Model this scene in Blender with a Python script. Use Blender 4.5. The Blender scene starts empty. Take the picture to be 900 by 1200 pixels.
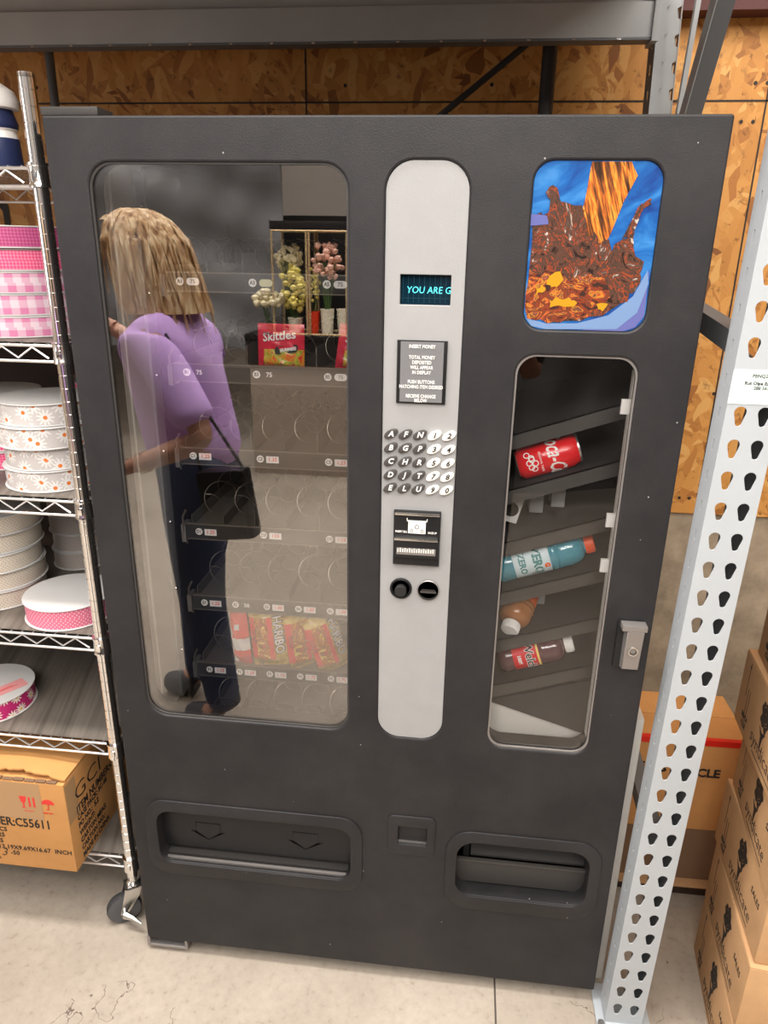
import bpy, bmesh, math, random
from mathutils import Vector, Matrix, Euler
from math import pi, sin, cos, radians as R, atan2
random.seed(7)
S = bpy.context.scene
COL = S.collection
# ------------------------------------------------------------------ materials
def nodes(name):
    m = bpy.data.materials.new(name); m.use_nodes = True
    nt = m.node_tree; b = nt.nodes['Principled BSDF']
    return m, nt, b
def N(nt, t, **k):
    n = nt.nodes.new(t)
    for a, v in k.items():
        if a in n.inputs.keys() if isinstance(a, str) else False: n.inputs[a].default_value = v
        else: setattr(n, a, v)
    return n
def c4(c): return (c[0], c[1], c[2], 1)
def mat(name, col, rough=.5, metal=0, spec=.32, bump=0, bscale=200, coat=0, trans=0, emit=None, es=1, var=0, vscale=8):
    m, nt, b = nodes(name)
    b.inputs['Base Color'].default_value = c4(col); b.inputs['Roughness'].default_value = rough
    b.inputs['Metallic'].default_value = metal; b.inputs['Specular IOR Level'].default_value = spec
    b.inputs['Coat Weight'].default_value = coat; b.inputs['Transmission Weight'].default_value = trans
    if emit: b.inputs['Emission Color'].default_value = c4(emit); b.inputs['Emission Strength'].default_value = es
    tc = N(nt, 'ShaderNodeTexCoord')
    if bump:
        n = N(nt, 'ShaderNodeTexNoise', Scale=bscale, Detail=3.); bp = N(nt, 'ShaderNodeBump', Strength=bump, Distance=.002)
        nt.links.new(tc.outputs['Object'], n.inputs['Vector']); nt.links.new(n.outputs['Fac'], bp.inputs['Height'])
        nt.links.new(bp.outputs['Normal'], b.inputs['Normal'])
    if var:
        n = N(nt, 'ShaderNodeTexNoise', Scale=vscale, Detail=6., Roughness=.65)
        nt.links.new(tc.outputs['Object'], n.inputs['Vector'])
        r = N(nt, 'ShaderNodeValToRGB'); r.color_ramp.elements[0].position = .3; r.color_ramp.elements[1].position = .7
        r.color_ramp.elements[0].color = c4([x*(1-var) for x in col]); r.color_ramp.elements[1].color = c4([min(1, x*(1+var)) for x in col])
        nt.links.new(n.outputs['Fac'], r.inputs['Fac']); nt.links.new(r.outputs['Color'], b.inputs['Base Color'])
    return m
def ramp(nt, stops, interp='LINEAR'):
    r = N(nt, 'ShaderNodeValToRGB'); cr = r.color_ramp; cr.interpolation = interp
    while len(cr.elements) > 1: cr.elements.remove(cr.elements[-1])
    cr.elements[0].position = stops[0][0]; cr.elements[0].color = c4(stops[0][1])
    for p, c in stops[1:]:
        e = cr.elements.new(p); e.color = c4(c)
    return r
def math_(nt, op, a=None, b=None):
    n = N(nt, 'ShaderNodeMath'); n.operation = op
    for i, x in enumerate((a, b)):
        if x is None: continue
        if isinstance(x, (int, float)): n.inputs[i].default_value = x
        else: nt.links.new(x, n.inputs[i])
    return n.outputs[0]
def mixc(nt, f, a, b, mode='MIX'):
    n = N(nt, 'ShaderNodeMix'); n.data_type = 'RGBA'; n.blend_type = mode
    for i, x in ((0, f), (6, a), (7, b)):
        if isinstance(x, (int, float)): n.inputs[i].default_value = x
        elif isinstance(x, (tuple, list)): n.inputs[i].default_value = c4(x)
        else: nt.links.new(x, n.inputs[i])
    return n.outputs[2]

def osb_mat():
    m, nt, b = nodes('osb'); tc = N(nt, 'ShaderNodeTexCoord'); b.inputs['Roughness'].default_value = .6
    cols = []
    for k, (rot, sc) in enumerate(((.45, (13, 1, 46)), (-.8, (15, 1, 52)), (1.45, (14, 1, 44)))):
        mp = N(nt, 'ShaderNodeMapping'); mp.inputs['Rotation'].default_value = (0, rot, 0); mp2 = N(nt, 'ShaderNodeMapping'); mp2.inputs['Scale'].default_value = sc
        mp2.inputs['Location'].default_value = (k*3.3, 0, k*1.7)
        nz = N(nt, 'ShaderNodeTexNoise', Scale=5., Detail=2.)
        nt.links.new(tc.outputs['Object'], nz.inputs['Vector'])
        ad = N(nt, 'ShaderNodeVectorMath'); ad.operation = 'MULTIPLY_ADD'; ad.inputs[1].default_value = (.12, .12, .12)
        nt.links.new(nz.outputs['Color'], ad.inputs[0]); nt.links.new(tc.outputs['Object'], ad.inputs[2])
        nt.links.new(ad.outputs[0], mp.inputs['Vector']); nt.links.new(mp.outputs[0], mp2.inputs['Vector'])
        v = N(nt, 'ShaderNodeTexVoronoi', Scale=1.); nt.links.new(mp2.outputs[0], v.inputs['Vector'])
        sp = N(nt, 'ShaderNodeSeparateColor'); nt.links.new(v.outputs['Color'], sp.inputs[0])
        r = ramp(nt, [(0, (.22, .075, .015)), (.07, (.40, .155, .030)), (.35, (.53, .235, .050)), (.8, (.60, .285, .068)), (1, (.66, .36, .11))])
        nt.links.new(sp.outputs[0], r.inputs['Fac']); cols.append((r.outputs[0], sp.outputs[1]))
    f1 = math_(nt, 'GREATER_THAN', cols[1][1], .45); f2 = math_(nt, 'GREATER_THAN', cols[2][1], .6)
    c = mixc(nt, f1, cols[0][0], cols[1][0]); c = mixc(nt, f2, c, cols[2][0])
    fn = N(nt, 'ShaderNodeTexNoise', Scale=30., Detail=6., Roughness=.75); nt.links.new(tc.outputs['Object'], fn.inputs['Vector'])
    r = ramp(nt, [(.34, (.3, .26, .24)), (.44, (1, 1, 1))]); nt.links.new(fn.outputs['Fac'], r.inputs['Fac'])
    c = mixc(nt, .8, c, r.outputs[0], 'MULTIPLY')
    nt.links.new(c, b.inputs['Base Color']); return m
def floor_mat():
    m, nt, b = nodes('floor_concrete'); tc = N(nt, 'ShaderNodeTexCoord'); b.inputs['Roughness'].default_value = .6
    n1 = N(nt, 'ShaderNodeTexNoise', Scale=2.2, Detail=8., Roughness=.65); n2 = N(nt, 'ShaderNodeTexNoise', Scale=45., Detail=6., Roughness=.7)
    for n in (n1, n2): nt.links.new(tc.outputs['Object'], n.inputs['Vector'])
    r1 = ramp(nt, [(.3, (.29, .245, .20)), (.5, (.36, .31, .255)), (.7, (.42, .365, .305))]); nt.links.new(n1.outputs['Fac'], r1.inputs['Fac'])
    r2 = ramp(nt, [(.30, (.72, .68, .62)), (.42, (.96, .96, .96)), (.62, (1.05, 1.05, 1.05))]); nt.links.new(n2.outputs['Fac'], r2.inputs['Fac'])
    c = mixc(nt, 1., r1.outputs[0], r2.outputs[0], 'MULTIPLY')
    # fine wandering cracks
    v = N(nt, 'ShaderNodeTexVoronoi', Scale=2.3); v.feature = 'DISTANCE_TO_EDGE'
    nz = N(nt, 'ShaderNodeTexNoise', Scale=9., Detail=4.); ad = N(nt, 'ShaderNodeVectorMath'); ad.operation = 'MULTIPLY_ADD'; ad.inputs[1].default_value = (.25, .25, .25)
    nt.links.new(tc.outputs['Object'], nz.inputs['Vector']); nt.links.new(nz.outputs['Color'], ad.inputs[0]); nt.links.new(tc.outputs['Object'], ad.inputs[2]); nt.links.new(ad.outputs[0], v.inputs['Vector'])
    ck = math_(nt, 'LESS_THAN', v.outputs['Distance'], .0022)
    n3 = N(nt, 'ShaderNodeTexNoise', Scale=1.3); nt.links.new(tc.outputs['Object'], n3.inputs['Vector'])
    ck = math_(nt, 'MULTIPLY', ck, math_(nt, 'GREATER_THAN', n3.outputs['Fac'], .60))
    c = mixc(nt, ck, c, (.13, .10, .08))
    # sawn joint
    sx = N(nt, 'ShaderNodeSeparateXYZ'); nt.links.new(tc.outputs['Object'], sx.inputs[0])
    j = math_(nt, 'LESS_THAN', math_(nt, 'ABSOLUTE', math_(nt, 'SUBTRACT', sx.outputs[0], .848)), .0022)
    c = mixc(nt, j, c, (.07, .055, .045))
    nt.links.new(c, b.inputs['Base Color'])
    bp = N(nt, 'ShaderNodeBump', Strength=.25, Distance=.004); nt.links.new(n2.outputs['Fac'], bp.inputs['Height']); nt.links.new(bp.outputs[0], b.inputs['Normal'])
    return m
def uv_sep(nt):
    tc = N(nt, 'ShaderNodeTexCoord'); s = N(nt, 'ShaderNodeSeparateXYZ'); nt.links.new(tc.outputs['UV'], s.inputs[0]); return tc, s
def gingham(name, base, pale, size=.012, mid=None):
    m, nt, b = nodes(name); b.inputs['Roughness'].default_value = .6; tc, s = uv_sep(nt)
    def stripe(o): return math_(nt, 'GREATER_THAN', math_(nt, 'SINE', math_(nt, 'MULTIPLY', o, 2*pi/size)), 0.)
    f = math_(nt, 'MULTIPLY', math_(nt, 'ADD', stripe(s.outputs[0]), stripe(s.outputs[1])), .5)
    c = mixc(nt, f, pale, base)
    nt.links.new(c, b.inputs['Base Color']); return m
def dots(name, base, dot, scale=190, r=.25):
    m, nt, b = nodes(name); b.inputs['Roughness'].default_value = .55; tc, s = uv_sep(nt)
    v = N(nt, 'ShaderNodeTexVoronoi', Scale=float(scale), Randomness=0.); v.voronoi_dimensions = '2D'
    mp = N(nt, 'ShaderNodeMapping'); mp.inputs['Rotation'].default_value = (0, 0, .785); nt.links.new(tc.outputs['UV'], mp.inputs[0]); nt.links.new(mp.outputs[0], v.inputs['Vector'])
    c = mixc(nt, math_(nt, 'LESS_THAN', v.outputs['Distance'], r), base, dot)
    nt.links.new(c, b.inputs['Base Color']); return m
def daisies(name, base, petal, heart, scale=28.):
    m, nt, b = nodes(name); b.inputs['Roughness'].default_value = .55; tc, s = uv_sep(nt)
    v = N(nt, 'ShaderNodeTexVoronoi', Scale=scale, Randomness=.75); v.voronoi_dimensions = '2D'; nt.links.new(tc.outputs['UV'], v.inputs['Vector'])
    sc = N(nt, 'ShaderNodeVectorMath'); sc.operation = 'SCALE'; sc.inputs[3].default_value = 1.; nt.links.new(tc.outputs['UV'], sc.inputs[0])
    sb = N(nt, 'ShaderNodeVectorMath'); sb.operation = 'SUBTRACT'; nt.links.new(sc.outputs[0], sb.inputs[0]); nt.links.new(v.outputs['Position'], sb.inputs[1])
    sp = N(nt, 'ShaderNodeSeparateXYZ'); nt.links.new(sb.outputs[0], sp.inputs[0])
    a = math_(nt, 'ARCTAN2', sp.outputs[1], sp.outputs[0]); w = math_(nt, 'COSINE', math_(nt, 'MULTIPLY', a, 11.))
    rr = math_(nt, 'ADD', math_(nt, 'MULTIPLY', w, .13), .34)
    c = mixc(nt, math_(nt, 'LESS_THAN', v.outputs['Distance'], rr), base, petal)
    c = mixc(nt, math_(nt, 'LESS_THAN', v.outputs['Distance'], .11), c, heart)
    nt.links.new(c, b.inputs['Base Color']); return m
def streak(name, stops, scale=(60, 60, 8), rot=(0, 0, 0), rough=.4, noise=1., dist=0):
    m, nt, b = nodes(name); b.inputs['Roughness'].default_value = rough; tc = N(nt, 'ShaderNodeTexCoord')
    mp = N(nt, 'ShaderNodeMapping'); mp.inputs['Rotation'].default_value = rot; m2 = N(nt, 'ShaderNodeMapping'); m2.inputs['Scale'].default_value = scale
    nt.links.new(tc.outputs['Object'], mp.inputs[0]); nt.links.new(mp.outputs[0], m2.inputs[0])
    n = N(nt, 'ShaderNodeTexNoise', Scale=noise, Detail=4., Roughness=.6, Distortion=float(dist)); nt.links.new(m2.outputs[0], n.inputs['Vector'])
    r = ramp(nt, stops); nt.links.new(n.outputs['Fac'], r.inputs['Fac']); nt.links.new(r.outputs[0], b.inputs['Base Color']); return m
def glass_mat(name, fac, tint=(1, 1, 1)):
    m = bpy.data.materials.new(name); m.use_nodes = True; nt = m.node_tree; nt.nodes.clear()
    o = N(nt, 'ShaderNodeOutputMaterial'); t = N(nt, 'ShaderNodeBsdfTransparent'); g = N(nt, 'ShaderNodeBsdfGlossy'); mx = N(nt, 'ShaderNodeMixShader')
    t.inputs[0].default_value = c4(tint); g.inputs['Roughness'].default_value = 0.0; g.inputs[0].default_value = (1, .98, .96, 1)
    fr = N(nt, 'ShaderNodeFresnel', IOR=1.45)
    f = math_(nt, 'MAXIMUM', math_(nt, 'MULTIPLY', fr.outputs[0], .9), fac)
    nt.links.new(f, mx.inputs[0]); nt.links.new(t.outputs[0], mx.inputs[1]); nt.links.new(g.outputs[0], mx.inputs[2]); nt.links.new(mx.outputs[0], o.inputs[0]); return m
def paint_mat():
    m, nt, b = nodes('charcoal_powder_paint'); tc = N(nt, 'ShaderNodeTexCoord')
    b.inputs['Roughness'].default_value = .5; b.inputs['Specular IOR Level'].default_value = .36
    n = N(nt, 'ShaderNodeTexNoise', Scale=420., Detail=2.); bp = N(nt, 'ShaderNodeBump', Strength=.35, Distance=.001)
    n2 = N(nt, 'ShaderNodeTexNoise', Scale=7., Detail=8., Roughness=.7)
    n3 = N(nt, 'ShaderNodeTexVoronoi', Scale=26.); n4 = N(nt, 'ShaderNodeTexNoise', Scale=3.)
    for x in (n, n2, n3, n4): nt.links.new(tc.outputs['Object'], x.inputs['Vector'])
    r = ramp(nt, [(.35, (.013, .0125, .014)), (.65, (.023, .0215, .023))]); nt.links.new(n2.outputs['Fac'], r.inputs['Fac'])
    sp = N(nt, 'ShaderNodeSeparateColor'); nt.links.new(n3.outputs['Color'], sp.inputs[0])
    f = math_(nt, 'MULTIPLY', math_(nt, 'LESS_THAN', n3.outputs['Distance'], .035), math_(nt, 'GREATER_THAN', sp.outputs[0], .55))
    c = mixc(nt, f, r.outputs[0], (.30, .29, .28))
    nt.links.new(c, b.inputs['Base Color']); nt.links.new(n.outputs['Fac'], bp.inputs['Height']); nt.links.new(bp.outputs[0], b.inputs['Normal']); return m

M = dict(
 osb=osb_mat(), floor=floor_mat(), paint=paint_mat(),
 concrete=mat('foundation_concrete', (.33, .265, .19), .85, bump=.6, bscale=30, var=.35, vscale=9),
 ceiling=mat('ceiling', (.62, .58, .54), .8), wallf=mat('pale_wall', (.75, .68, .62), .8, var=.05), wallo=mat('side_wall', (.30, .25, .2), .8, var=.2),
 purlin=mat('oxide_purlin', (.09, .03, .028), .6),
 black=mat('black_plastic', (.012, .012, .013), .35), blackm=mat('matt_black', (.018, .017, .017), .6), inner=mat('interior_black', (.022, .02, .019), .55),
 dgrey=mat('dark_grey_plastic', (.045, .042, .04), .45), shelfg=mat('grey_chute_shelf', (.062, .057, .052), .5), tlip=mat('tray_lip', (.03, .028, .025), .45), tray=mat('tray_steel', (.16, .14, .115), .45, metal=.3),
 silver=mat('silver_panel', (.315, .315, .315), .42, metal=.0, bump=.15, bscale=500, var=.03, vscale=20), steel=mat('steel', (.6, .59, .57), .25, metal=1), bsteel=mat('brushed_steel', (.33, .31, .30), .42, metal=.7),
 chrome=mat('chrome', (.88, .87, .86), .1, metal=1), wirec=mat('chrome_wire', (.78, .77, .76), .3, metal=.8), coil=mat('coil_wire', (.30, .27, .23), .3, metal=.9),
 sidegrey=mat('inner_side_panel', (.62, .60, .56), .45), edgegrey=mat('inner_edge', (.82, .79, .73), .4), strip=mat('screw_strip', (.38, .38, .37), .35, metal=.3),
 glass=glass_mat('window_glass', .15), glass2=glass_mat('side_window_glass', .03),
 white=mat('white', (.82, .80, .77), .5), whiteb=mat('white_print', (.85, .83, .8), .5), redink=mat('red_ink', (.75, .05, .04), .5), ink=mat('dark_ink', (.03, .025, .022), .6), yellowt=mat('yellow_tag', (.6, .58, .35), .5),
 keyd=mat('dark_key', (.06, .055, .052), .35), keyw=mat('white_key', (.78, .76, .72), .3), plateg=mat('instruction_grey', (.16, .16, .165), .5),
 vfd=mat('display_glass', (.004, .02, .035), .12), vfdt=mat('display_glow', (.1, .8, .85), .5, emit=(.08, .75, .85), es=1.1), vfdd=mat('display_dim', (.01, .07, .1), .3),
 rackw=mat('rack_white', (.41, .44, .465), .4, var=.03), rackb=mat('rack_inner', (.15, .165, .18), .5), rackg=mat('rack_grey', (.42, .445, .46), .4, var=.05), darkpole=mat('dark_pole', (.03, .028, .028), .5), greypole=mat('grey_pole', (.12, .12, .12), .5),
 card=mat('cardboard', (.52, .31, .155), .75, var=.08, vscale=14), card2=mat('cardboard_deep', (.50, .275, .13), .75, var=.08), cardo=mat('cardboard_orange', (.58, .29, .10), .75, var=.08), card_in=mat('cardboard_inside', (.20, .12, .07), .8), tape=mat('clear_tape', (.46, .28, .14), .25), redtape=mat('red_tape', (.72, .025, .015), .35),
 liner=streak('shelf_liner', [(.35, (.10, .085, .07)), (.65, (.19, .165, .14))], (1, 60, 1), (0, 0, 1.3), .6),
 spoolw=mat('spool_flange', (.62, .61, .60), .45), spoolb=mat('spool_core', (.5, .49, .48), .6),
 g1=gingham('magenta_check', (.38, .03, .14), (.55, .12, .28), .006), g2=gingham('hot_pink_check', (.70, .04, .16), (.85, .25, .38), .006), g3=gingham('pale_pink_check', (.65, .28, .4), (.75, .5, .56), .012), g4=gingham('pink_buffalo_check', (.62, .20, .36), (.72, .58, .64), .03),
 g5=gingham('hot_pink_buffalo', (.80, .05, .20), (.9, .55, .62), .03),
 d1=daisies('white_daisy_ribbon', (.50, .465, .45), (.68, .66, .64), (.65, .17, .03), 26.), d2=daisies('magenta_daisy_ribbon', (.55, .02, .17), (.88, .82, .74), (.8, .5, .1), 30.),
 p1=dots('cream_dot_ribbon', (.62, .56, .47), (.36, .28, .23), 170, .2), p2=dots('taupe_dot_ribbon', (.46, .41, .37), (.24, .2, .19), 190, .2), p3=dots('pink_dot_ribbon', (.72, .17, .28), (.88, .66, .66), 150, .2),
 labelp=mat('pink_label', (.80, .34, .34), .5), navy=mat('navy', (.02, .03, .09), .4), rubber=mat('rubber', (.035, .035, .037), .6), tread=mat('wheel_grey', (.10, .10, .105), .6),
 sticker=mat('mint_sticker', (.66, .77, .74), .4), lidm=mat('aluminium', (.62, .61, .59), .3, metal=.9),
 cokered=mat('can_red', (.72, .015, .02), .25, coat=.4), bluedrink=mat('blue_drink', (.08, .36, .46), .12, trans=.25, coat=.5), orangecap=mat('orange_cap', (.85, .11, .03), .4), amber=mat('amber_drink', (.42, .17, .06), .12, trans=.2, coat=.5), orlabel=mat('orange_label', (.85, .14, .02), .4), grape=mat('grape_drink', (.12, .05, .055), .12, coat=.6), welchred=mat('red_label', (.72, .02, .03), .4), lbl=mat('pale_blue_label', (.60, .72, .76), .4), grn=mat('teal_print', (.07, .25, .25), .4),
 skr=streak('red_pouch', [(.3, (.45, .01, .03)), (.6, (.78, .03, .07))], (10, 10, 10), rough=.25), candy=streak('candy_print', [(.36, (.70, .02, .03)), (.44, (.85, .35, .02)), (.5, (.15, .35, .05)), (.56, (.8, .6, .05)), (.64, (.55, .02, .12))], (55, 55, 55), rough=.3, dist=1),
 gold=streak('gold_film', [(.35, (.16, .08, .01)), (.5, (.55, .34, .04)), (.65, (.80, .62, .22))], (25, 25, 25), rough=.22), goldred=streak('gummy_print', [(.38, (.45, .015, .015)), (.45, (.70, .25, .02)), (.5, (.16, .10, .02)), (.55, (.55, .03, .02)), (.62, (.75, .55, .1))], (60, 60, 60), rough=.25, dist=1), redfilm=mat('red_film', (.75, .03, .03), .25), wfilm=mat('white_film', (.75, .72, .70), .25),
 skin=mat('skin', (.50, .27, .19), .5), lav=mat('lavender_cotton', (.64, .42, .88), .8, var=.05), jeans=mat('denim', (.03, .045, .10), .8, var=.2, vscale=40), hair=streak('blonde_hair', [(.38, (.26, .13, .05)), (.5, (.60, .38, .18)), (.62, (.88, .72, .48))], (70, 70, 4), rough=.45), shoe=mat('shoe', (.05, .05, .06), .6), sole=mat('sole', (.7, .66, .6), .6), eye=mat('eye', (.03, .02, .02), .2), lip=mat('lips', (.42, .13, .11), .5), bag=mat('black_leather', (.012, .012, .013), .35), watchm=mat('watch_black', (.015, .015, .016), .35), gold2=mat('bracelet_gold', (.75, .5, .25), .25, metal=1), darkcloth=mat('black_cotton', (.02, .02, .022), .85), khair=mat('brown_hair', (.05, .03, .02), .5),
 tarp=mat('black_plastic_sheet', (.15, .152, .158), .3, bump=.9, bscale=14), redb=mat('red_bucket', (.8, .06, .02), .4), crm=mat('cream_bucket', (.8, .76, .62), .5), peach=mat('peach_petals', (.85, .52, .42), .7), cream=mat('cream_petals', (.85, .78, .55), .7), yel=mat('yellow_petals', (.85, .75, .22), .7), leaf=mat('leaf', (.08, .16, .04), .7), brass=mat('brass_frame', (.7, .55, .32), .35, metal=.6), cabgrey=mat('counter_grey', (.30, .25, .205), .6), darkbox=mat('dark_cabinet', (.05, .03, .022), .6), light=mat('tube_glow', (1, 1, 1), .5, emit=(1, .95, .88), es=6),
)
# advert print materials (a printed picture: colours belong to the print)
M['ad_blue'] = streak('print_blue', [(.3, (.010, .04, .20)), (.48, (.012, .10, .34)), (.6, (.03, .17, .45)), (.75, (.08, .24, .52))], (9, 9, 22), (0, .5, 0), .2, dist=1.2)
M['ad_stream'] = streak('print_stream', [(.36, (.03, .015, .008)), (.46, (.14, .045, .015)), (.53, (.55, .14, .02)), (.58, (.72, .30, .04)), (.64, (.16, .06, .02))], (150, 150, 12), (0, .32, 0), .2)
M['ad_cola'] = streak('print_cola', [(.36, (.02, .012, .01)), (.44, (.10, .045, .03)), (.5, (.045, .03, .022)), (.535, (.34, .06, .02)), (.56, (.05, .03, .022)), (.62, (.11, .06, .045)), (.68, (.5, .4, .34))], (38, 38, 24), (0, .3, 0), .2, dist=2.)
M['ad_low'] = streak('print_lower', [(.38, (.04, .02, .015)), (.45, (.24, .04, .015)), (.5, (.06, .035, .02)), (.54, (.45, .08, .025)), (.575, (.50, .22, .025)), (.60, (.08, .04, .025)), (.7, (.35, .08, .05))], (30, 30, 45), (0, 0, 0), .2, dist=2.)
M['ad_gold'] = mat('print_yellow', (.50, .24, .015), .2); M['ad_pale'] = mat('print_pale', (.15, .24, .42), .2); M['ad_lilac'] = mat('print_lilac', (.11, .12, .32), .2)

# ------------------------------------------------------------------ mesh builder
class MB:
    def __init__(s): s.v = []; s.f = []; s.m = []; s.uv = {}; s.mats = []
    def mi(s, m):
        if m not in s.mats: s.mats.append(m)
        return s.mats.index(m)
    def add(s, vs, fs, m, uvs=None):
        o = len(s.v); s.v += [Vector(x) for x in vs]; k = s.mi(m)
        for i, f in enumerate(fs):
            if uvs: s.uv[len(s.f)] = uvs[i]
            s.f.append([o+j for j in f]); s.m.append(k)
        return s
    def box(s, a, b, m, bev=0, mtx=None):
        bm = bmesh.new(); bmesh.ops.create_cube(bm, size=1)
        sz = [b[i]-a[i] for i in range(3)]; c = [(a[i]+b[i])/2 for i in range(3)]
        for v in bm.verts: v.co = Vector([v.co[i]*sz[i]+c[i] for i in range(3)])
        if bev: bmesh.ops.bevel(bm, geom=list(bm.edges), offset=bev, segments=2, profile=.7, affect='EDGES', clamp_overlap=True)
        s.bm(bm, m, mtx); return s
    def bm(s, bm, m, mtx=None):
        bm.verts.index_update(); vs = [(mtx @ v.co if mtx else v.co.copy()) for v in bm.verts]
        s.add(vs, [[v.index for v in f.verts] for f in bm.faces], m); bm.free(); return s
    def mesh(s, me, m, fn=None):
        vs = [v.co.copy() for v in me.vertices]
        if fn: vs = [Vector(fn(v)) for v in vs]
        s.add(vs, [list(p.vertices) for p in me.polygons], m); return s
    def tube(s, pts, r, m, seg=8, cap=True, closed=False):
        pts = [Vector(p) for p in pts]; n = len(pts); rings = []; up = None
        rs = r if isinstance(r, (list, tuple)) else [r]*n
        vs = []; fs = []
        for i, p in enumerate(pts):
            if closed: t = (pts[(i+1) % n]-pts[i-1]).normalized()
            else: t = (pts[min(i+1, n-1)]-pts[max(i-1, 0)]).normalized()
            if up is None: up = t.orthogonal().normalized()
            up = (up - t*up.dot(t)).normalized(); w = t.cross(up)
            for k in range(seg):
                a = 2*pi*k/seg; vs.append(p+(up*cos(a)+w*sin(a))*rs[i])
        for i in range(n if closed else n-1):
            for k in range(seg):
                a = i*seg+k; b = i*seg+(k+1) % seg; j = (i+1) % n
                fs.append([a, b, j*seg+(k+1) % seg, j*seg+k])
        if cap and not closed: fs.append(list(range(seg))[::-1]); fs.append([(n-1)*seg+k for k in range(seg)])
        s.add(vs, fs, m); return s
    def lathe(s, prof, m, c=(0, 0, 0), seg=32, mtx=None, ms=None):
        vs = []; fs = []; uv = []; mm = []
        for r, z in prof:
            for k in range(seg):
                a = 2*pi*k/seg; vs.append(Vector((max(r, 1e-5)*cos(a), max(r, 1e-5)*sin(a), z)))
        for i in range(len(prof)-1):
            for k in range(seg):
                k2 = (k+1) % seg; fs.append([i*seg+k, i*seg+k2, (i+1)*seg+k2, (i+1)*seg+k]); R_ = prof[i][0]
                u0 = 2*pi*k/seg*R_; u1 = 2*pi*(k+1)/seg*R_; uv.append([(u0, prof[i][1]), (u1, prof[i][1]), (u1, prof[i+1][1]), (u0, prof[i+1][1])]); mm.append(ms[i] if ms else m)
        fs.append(list(range(seg))[::-1]); uv.append([(0, 0)]*seg); mm.append(mm[0]); fs.append([(len(prof)-1)*seg+k for k in range(seg)]); uv.append([(0, 0)]*seg); mm.append(mm[-2])
        vs = [(mtx @ v if mtx else v)+Vector(c) for v in vs]; o = len(s.v); s.v += vs
        for f, u, q in zip(fs, uv, mm):
            s.uv[len(s.f)] = u; s.f.append([o+j for j in f]); s.m.append(s.mi(q))
        return s
    def build(s, name, parent=None, local=False, ang=35, smooth=True):
        org = parent['_o'] if (parent is not None and not local) else (0, 0, 0); org = Vector(org)
        me = bpy.data.meshes.new(name); me.from_pydata([v-org for v in s.v], [], s.f)
        for m in s.mats: me.materials.append(M[m])
        me.polygons.foreach_set('material_index', s.m)
        if s.uv:
            ul = me.uv_layers.new(name='UVMap')
            for p in me.polygons:
                u = s.uv.get(p.index)
                if u:
                    for k, li in enumerate(p.loop_indices): ul.data[li].uv = u[k]
        me.update()
        if smooth: me.shade_smooth(); me.set_sharp_from_angle(angle=R(ang))
        o = bpy.data.objects.new(name, me); COL.objects.link(o)
        if parent is not None: o.parent = parent
        o['_o'] = list(org); return o
def tag(o, label=None, cat=None, group=None, kind=None):
    if label: o['label'] = label
    if cat: o['category'] = cat
    if group: o['group'] = group
    if kind: o['kind'] = kind
    return o
def thing(name, label, cat, loc=(0, 0, 0), rot=(0, 0, 0), group=None):
    o = bpy.data.objects.new(name, None); COL.objects.link(o); o.location = loc; o.rotation_euler = rot; o['_o'] = list(loc); o.empty_display_size = .05
    return tag(o, label, cat, group)
def struct(o): o['kind'] = 'structure'; return o
def copy_tree(o, parent=None):
    c = o.copy(); COL.objects.link(c)
    if parent is not None: c.parent = parent
    for ch in list(o.children): copy_tree(ch, c)
    return c
# rounded rectangle outline, curve plates with holes, text
def rrect(x0, x1, z0, z1, r, n=7, rs=None):
    rs = rs or [r]*4; out = []
    for (cx, cz, a0, rr) in ((x1, z1, 0, rs[0]), (x0, z1, 90, rs[1]), (x0, z0, 180, rs[2]), (x1, z0, 270, rs[3])):
        sx = -1 if cx == x1 else 1; sz = -1 if cz == z1 else 1
        for k in range(n+1):
            a = R(a0+90*k/n); out.append((cx+sx*rr+rr*cos(a), cz+sz*rr+rr*sin(a)))
    return out
def circle(cx, cz, r, n=24): return [(cx+r*cos(2*pi*k/n), cz+r*sin(2*pi*k/n)) for k in range(n)]
def curve_mesh(loops, thick, bevel=0):
    cu = bpy.data.curves.new('c', 'CURVE'); cu.dimensions = '2D'; cu.fill_mode = 'BOTH'; cu.extrude = max(thick/2-bevel, 0); cu.bevel_depth = bevel; cu.bevel_resolution = 1; cu.offset = -bevel
    for lp in loops:
        sp = cu.splines.new('POLY'); sp.points.add(len(lp)-1)
        for p, q in zip(sp.points, lp): p.co = (q[0], q[1], 0, 1)
        sp.use_cyclic_u = True
    return obj_mesh(cu)
def obj_mesh(data):
    o = bpy.data.objects.new('tmp', data); COL.objects.link(o); dg = bpy.context.evaluated_depsgraph_get(); dg.update()
    me = bpy.data.meshes.new_from_object(o.evaluated_get(dg)); bpy.data.objects.remove(o); 
    bm = bmesh.new(); bm.from_mesh(me); bmesh.ops.remove_doubles(bm, verts=bm.verts, dist=1e-6); bm.to_mesh(me); bm.free()
    return me
def front(y0): # curve plane XY -> world x,z with outward side -y
    return lambda v: (v.x, y0 - v.z, v.y)
def plate(mb, loops, y, thick, m, bevel=0): # centred at y
    me = curve_mesh(loops, thick, bevel); mb.mesh(me, m, front(y)); return mb
def text(mb, s, m, fn, size=.02, shear=0, bold=0, ax='CENTER', ext=.0003, sx=1, ls=1, ay='CENTER'):
    cu = bpy.data.curves.new('t', 'FONT'); cu.body = s; cu.size = size; cu.shear = shear; cu.offset = bold; cu.align_x = ax; cu.align_y = ay; cu.extrude = ext; cu.space_line = ls; cu.resolution_u = 2
    me = obj_mesh(cu); mb.mesh(me, m, lambda v: fn(Vector((v.x*sx, v.y, v.z)))); return mb
def at_front(x, y, z): return lambda v: (x+v.x, y-v.z, z+v.y)
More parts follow.
